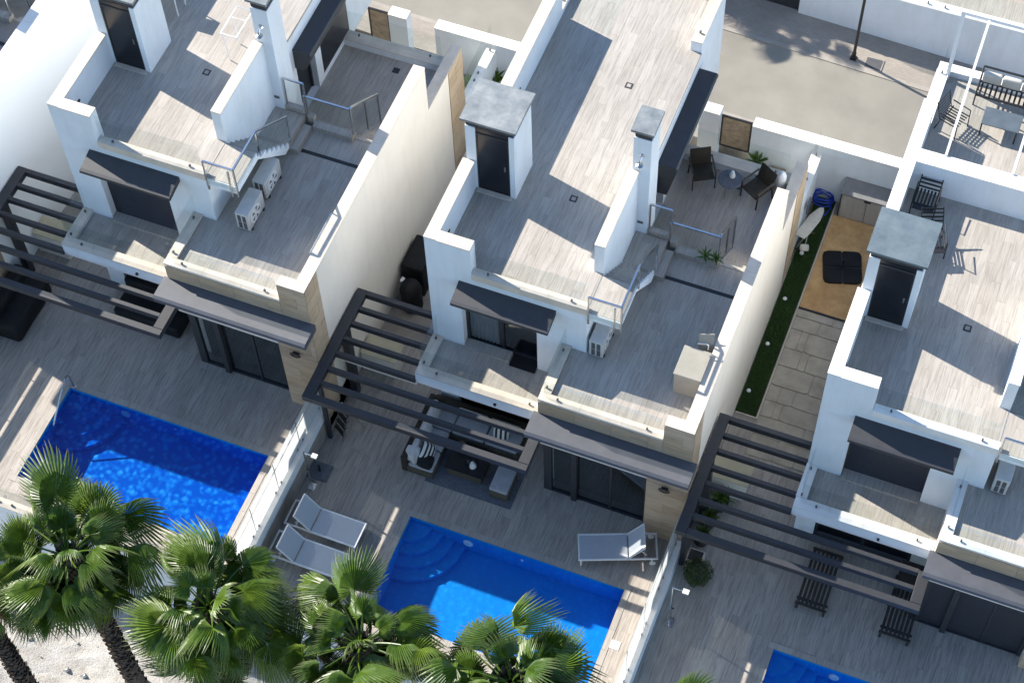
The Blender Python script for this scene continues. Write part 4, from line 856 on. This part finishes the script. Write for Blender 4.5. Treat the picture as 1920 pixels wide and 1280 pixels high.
for a, b in (((-.12,-.45,0),(.1,.3,.80)), ((.12,-.45,0),(-.1,.3,.80)), ((-.12,.35,0),(.05,-.4,.80)), ((.12,.35,0),(-.05,-.4,.80))): MB().tube([a, b], .014, 8).build('leg', M['steel'], r)
MB().bar((-.16,-.45,.02),(.16,-.45,.02),.03,.03).build('foot_bar', M['rod'], r)
pillow('folded_cloth', 'crumpled pale cloth hanging at the foot of the folded rack', (7.36,8.05,GZ+.45), (.6,.3,.5), (.14,.10,.05), M['linen'])['category'] = 'cloth'
tag(part('wall_box', M['rug'], None, (7.115,7.17,8.75,9.05,.55,.95)), 'grey meter box on the garden wall above the blue hose', 'meter box')
# slatted benches under the right pergola
def slat_bench(loc, label):
    r = tag(empty('slatted_sunbed', loc), label, 'sunbed', 'dark slatted sunbeds')
    for i in range(7): part('slat', M['darkwood'], r, (.03+i*.105,.10+i*.105,0.06,1.6,.33,.36))
    for y in (0, .14, .75, 1.55): part('cross_rail', M['darkwood'], r, (0,.78,y,y+.06,.28,.325))
    for x in (.02, .70):
        for y in (.02, 1.5): part('leg', M['darkwood'], r, (x,x+.06,y,y+.06,0,.28))
slat_bench((10.16,-2.06,-.44), 'dark slatted sunbed in the middle of the right pergola'); slat_bench((12.26,-2.08,-.44), 'dark slatted sunbed at the right corner of the right pergola')
r = tag(empty('patio_table', (12.3,-.9,-.44)), 'dark low table in the shade under the right balcony', 'table'); part('top', M['darkwood'], r, (0,.7,0,.7,.66,.70)); 
for x in (.03,.61):
    for y in (.03,.61): part('leg', M['darkwood'], r, (x,x+.06,y,y+.06,0,.66))

# ------------------------------------------------------------------ roof of the right villa
RZ = ZR + HZ[3]
r = tag(empty('roof_pergola', (9.80,9.88,RZ)), 'white steel pergola frame on the roof of the right villa', 'pergola'); W_ = M['awhite']
MB().bar((0,0,0),(0,0,2.38),.09,.09).build('post', W_, r); MB().bar((4.0,0,0),(4.0,0,2.38),.09,.09).build('post', W_, r); MB().bar((-.05,0,2.42),(4.05,0,2.42),.09,.09).build('beam', W_, r)
for x in (.62, 2.2): MB().bar((x,-.03,2.40),(x,-3.2,1.06),.06,.07).build('rafter', W_, r)
def mesh_chair(loc, rz, label, recl=False):
    r = tag(empty('metal_chair', loc, rz), label, 'chair', 'black metal roof chairs'); B = M['rod']
    L = .62 if recl else .50
    for x in (-.28,.28):
        MB().tube([(x,-.28,0),(x,-.26,.58),(x,.24,.60)], .016, 8).build('arm', B, r); MB().tube([(x,.30,0),(x,.20,.40)], .016, 8).build('leg', B, r); MB().tube([(x*.9,-.27,.40),(x*.9,.24,.38),(x*.9,.38 if not recl else .62,.88 if not recl else .80)], .014, 8).build('side_frame', B, r)
    for i in range(7): MB().bar((-.25+i*.083,-.26,.40),(-.25+i*.083,.24,.38),.045 if recl else .03,.012).build('seat_slat', B, r)
    for i in range(6): t = (i+.5)/6; e = (.38,.88) if not recl else (.62,.80); MB().bar((-.25,.24+(e[0]-.24)*t,.38+(e[1]-.38)*t),(.25,.24+(e[0]-.24)*t,.38+(e[1]-.38)*t),.012,.05 if recl else .035).build('back_slat', B, r)
    if recl: MB().bar((-.25,-.30,.38),(.25,-.30,.38),.2,.012).build('foot_rest', B, r)
mesh_chair((10.28,8.42,RZ), R(70), 'black slatted metal armchair at the left of the roof table'); mesh_chair((10.28,5.85,RZ), 0, 'black reclining mesh chair by the cross wall on the right roof', True); mesh_chair((10.72,4.75,RZ), R(20), 'black folding chair half hidden behind the flaking roof hut', True)
r = tag(empty('roof_table', (10.93,8.42,RZ)), 'grey topped metal table on the roof of the right villa', 'table'); part('top', simple('slate_top', (.10,.125,.145), .4, .1, 4), r, (0,.92,0,.56,.42,.45), bevel=.006)
for x in (.03,.87):
    for y in (.03,.51): MB().bar((x,y,0),(x,y,.42),.035,.035).build('leg', M['rod'], r)
r = tag(empty('roof_bench', (10.60,9.30,RZ)), 'black metal sofa with cream cushions on the right roof', 'sofa')
for x in (0,1.98):
    MB().tube([(x,0,0),(x,0,.60),(x,.52,.62)], .02, 8).build('arm', M['rod'], r); MB().tube([(x,.50,0),(x,.52,.86)], .02, 8).build('rear_leg', M['rod'], r)
MB().bar((0,.52,.86),(1.98,.52,.86),.04,.04).build('back_rail', M['rod'], r); MB().bar((0,.0,.38),(1.98,.0,.38),.04,.04).build('seat_rail', M['rod'], r); MB().bar((0,.48,.36),(1.98,.48,.36),.04,.04).build('seat_rail', M['rod'], r)
for i in range(16): MB().bar((.08+i*.12,0,.385),(.08+i*.12,.48,.365),.05,.012).build('seat_slat', M['rod'], r)
for i in range(4): MB().obox((.27+i*.48,.40,.66), (.46,.13,.40), (.2,0,0)).build('back_cushion', M['linen'], r, bevel=.05, seg=3)
# roof of the left villa: drying rack
r = tag(empty('drying_rack', (-6.6,3.45,ZR+HZ[1])), 'white folding drying rack against the chimney of the left villa', 'drying rack')
for y in (0,.55): MB().tube([(0,y,0),(-.05,y,.95),(.3,y,.95)], .014, 8).build('leg', W_, r)
MB().tube([(-.1,-.02,.95),(-.1,.9,.95),(.32,.9,.95),(.32,-.02,.95),(-.1,-.02,.95)], .014, 8).build('frame', W_, r)
r = tag(empty('drying_rack', (-8.45,4.3,ZR+HZ[1])), 'white tubular stand behind the left roof hut', 'stand'); MB().tube([(0,0,.0),(0,0,.75),(-.8,0,.75)], .02, 8).build('frame', W_, r); MB().tube([(0,.4,.0),(0,.4,.75),(-.8,.4,.75)], .02, 8).build('frame', W_, r); MB().bar((-.4,-.02,.77),(-.4,.42,.77),.8,.02).build('shelf', W_, r)

# ------------------------------------------------------------------ fan palms
def frond_mesh(seed):
    rnd = random.Random(seed); L = rnd.uniform(.70,1.22); RB = rnd.uniform(.50,.70); nseg = rnd.choice((34,38,44)); span = R(rnd.uniform(118,155)); cup = rnd.choice((.3,.7,1.2,1.7))*rnd.uniform(.8,1.2); droop = rnd.choice((.2,.6,1.1,1.7))*rnd.uniform(.8,1.2); sway = rnd.uniform(-.35,.35)
    vs, fs, tips = [], [], []
    def add(p, t): vs.append(p); tips.append(t); return len(vs)-1
    # petiole, tapered three-sided
    n = 6; ring = []
    for i in range(n+1):
        t = i/n; x = L*t; z = -.18*L*t*t; w_ = .028*(1-.55*t)
        ring.append([add((x,-w_,z),0), add((x,w_,z),0), add((x,0,z+w_*.9),0)])
    for a, b in zip(ring, ring[1:]):
        for k in range(3): fs.append((a[k], a[(k+1) % 3], b[(k+1) % 3], b[k]))
    hx, hz = L, -.18*L; sl = -.36
    def P(r_, a, lift):
        u, v = r_*math.cos(a), r_*math.sin(a)
        z = -cup*v*v/RB - droop*max(0,r_/RB-.35)**2*RB + lift
        return (hx+u, v + sway*max(0,u)*max(0,u), hz + sl*u*.6 + z + .10*math.sin(v*5+seed))
    hub = add((hx-.02,0,hz),0)
    da = 2*span/nseg
    for i in range(nseg):
        a = -span + da*(i+.5); q = abs(a)/span; rr = RB*(1-.30*q**2.2)*rnd.uniform(.93,1.05); f = .012 + .01*rnd.random()
        r1, r2, r3 = rr*.5, rr*.72, rr*.88; h = da/2; tw = rnd.uniform(-.09,.09); td = rnd.uniform(0,.16)
        tip = add((lambda p: (p[0],p[1],p[2]-td))(P(rr, a+tw, 0)), rnd.uniform(.35,1))
        A = [add(P(r1,a-h,-f),0), add(P(r1,a,f),0), add(P(r1,a+h,-f),0)]
        B = [add(P(r2,a-h*.86,-f),.02), add(P(r2,a,f),.02), add(P(r2,a+h*.86,-f),.02)]
        C = [add((lambda p: (p[0],p[1],p[2]-td*.3))(P(r3,a-h*.42+tw*.4,-f*.6)),.18), add((lambda p: (p[0],p[1],p[2]-td*.3))(P(r3,a+tw*.4,f*.5)),.18), add((lambda p: (p[0],p[1],p[2]-td*.3))(P(r3,a+h*.42+tw*.4,-f*.6)),.18)]
        fs += [(hub,A[0],A[1]),(hub,A[1],A[2]),(A[0],B[0],B[1],A[1]),(A[1],B[1],B[2],A[2]),(B[0],C[0],C[1],B[1]),(B[1],C[1],C[2],B[2]),(C[0],tip,C[1]),(C[1],tip,C[2])]
    me = bpy.data.meshes.new('frond'); me.from_pydata(vs, [], fs); at = me.attributes.new('tip','FLOAT','POINT'); at.data.foreach_set('value', tips); me.materials.append(M['frond'])
    for p in me.polygons: p.use_smooth = False
    return me
FM = [frond_mesh(s) for s in range(16)]
M['deadfrond'] = leafmat('dead_palm_leaf', (.20,.155,.095), False, .8)
FD = []
for me_ in FM[:6]:
    d_ = me_.copy(); d_.materials[0] = M['deadfrond']; FD.append(d_)
def trunk_mesh(H, lean, seed, r0=.20, r1=.15):
    rnd = random.Random(seed); m = MB(); n = 18; k = 46
    rows = []
    for i in range(k+1):
        t = i/k; cx, cy = lean[0]*t*t, lean[1]*t*t; rad = (r0+(r1-r0)*t)*(1+.25*(1-t)**6) + (.10 if t > .80 else 0)*((t-.80)/.2)
        rows.append([(cx+rad*(1+rnd.uniform(-.07,.07)+.05*(i % 2))*math.cos(a), cy+rad*(1+rnd.uniform(-.07,.07)+.05*(i % 2))*math.sin(a), H*t) for a in [2*math.pi*q/n for q in range(n)]])
    vs = [v for g in rows for v in g]; fs = [(i*n+q, i*n+(q+1) % n, (i+1)*n+(q+1) % n, (i+1)*n+q) for i in range(k) for q in range(n)]
    m.add(vs, fs)
    cnt = int(H*75)
    for i in range(cnt):      # old leaf bases
        t = (i+.5)/cnt; a = i*2.3999; cx, cy = lean[0]*t*t, lean[1]*t*t; rad = (r0+(r1-r0)*t) + (.08 if t > .8 else 0); d = Vector((math.cos(a), math.sin(a), 0)); s_ = Vector((-d.y, d.x, 0)); z = H*t; ln = rnd.uniform(.08,.15) + (.14 if t > .75 else 0); wd = rnd.uniform(.04,.06)
        p = Vector((cx,cy,z)) + d*rad*.92; q = p + d*(.035+.07*rnd.random()) + Vector((0,0,ln))
        m.add([p-s_*wd, p+s_*wd, q+s_*wd*.55+s_*rnd.uniform(-.01,.01), q-s_*wd*.55, p-s_*wd+d*.03-Vector((0,0,.01)), p+s_*wd+d*.03-Vector((0,0,.01))], [(0,1,2,3),(4,5,2,3),(0,4,3),(1,5,2),(0,1,5,4)])
    return m
def palm(x, y, z0, H, label, seed, lean=(0,0), n=34, scale=1.0):
    rnd = random.Random(seed); r = tag(empty('palm_tree', (x-lean[0], y-lean[1], z0)), label, 'palm tree', 'fan palms')
    trunk_mesh(H, lean, seed).build('trunk', M['bark'], r, fix=False)
    for i in range(n):
        t = (i+.5)/n; az = i*2.39996 + rnd.uniform(-.75,.75); el = R(76) - (t**.8)*R(150) + rnd.uniform(-.36,.36)
        dead = t > .72 and rnd.random() < .38
        if dead: el = -R(rnd.uniform(62,85))
        o = link('frond', (FD if dead else FM)[rnd.randrange(6 if dead else len(FM))], r, (lean[0]+.07*math.cos(az), lean[1]+.07*math.sin(az), H - .02 - t*.38))
        s_ = scale*rnd.uniform(.80,1.15)*(.72 if t < .12 else 1)
        o.rotation_mode = 'XYZ'; m = Matrix.Rotation(az,3,'Z') @ Matrix.Rotation(-el,3,'Y') @ Matrix.Rotation(rnd.uniform(-1.0,1.0),3,'X'); o.rotation_euler = m.to_euler('XYZ'); o.scale = (s_,)*3
PZ = -2.0
palm(-6.6,-10.5,PZ,7.0,'fan palm at the far left edge with only its shaggy trunk showing',11,(-.2,.1)); palm(-4.88,-9.0,PZ,7.0,'fan palm in front of the left pool with a visible shaggy trunk',12,(-.35,.15),66,1.06); palm(-1.44,-9.0,PZ,6.9,'fan palm between the left and middle pools, second from the left',13,(.1,.1),68,1.10); palm(1.93,-8.55,PZ,6.7,'fan palm in front of the white loungers, third from the left',14,(.1,.2),66,1.06); palm(5.22,-8.15,PZ,6.6,'fan palm overlapping the middle pool at the bottom edge',15,(0,.1),66,1.06); palm(8.36,-8.45,PZ,6.5,'fan palm barely showing at the bottom edge below the right deck',16,(0,0),30)
palm(-2.2,17.4,.2,5.2,'street palm across the road that shades the far pavement',21,(0,0),30)
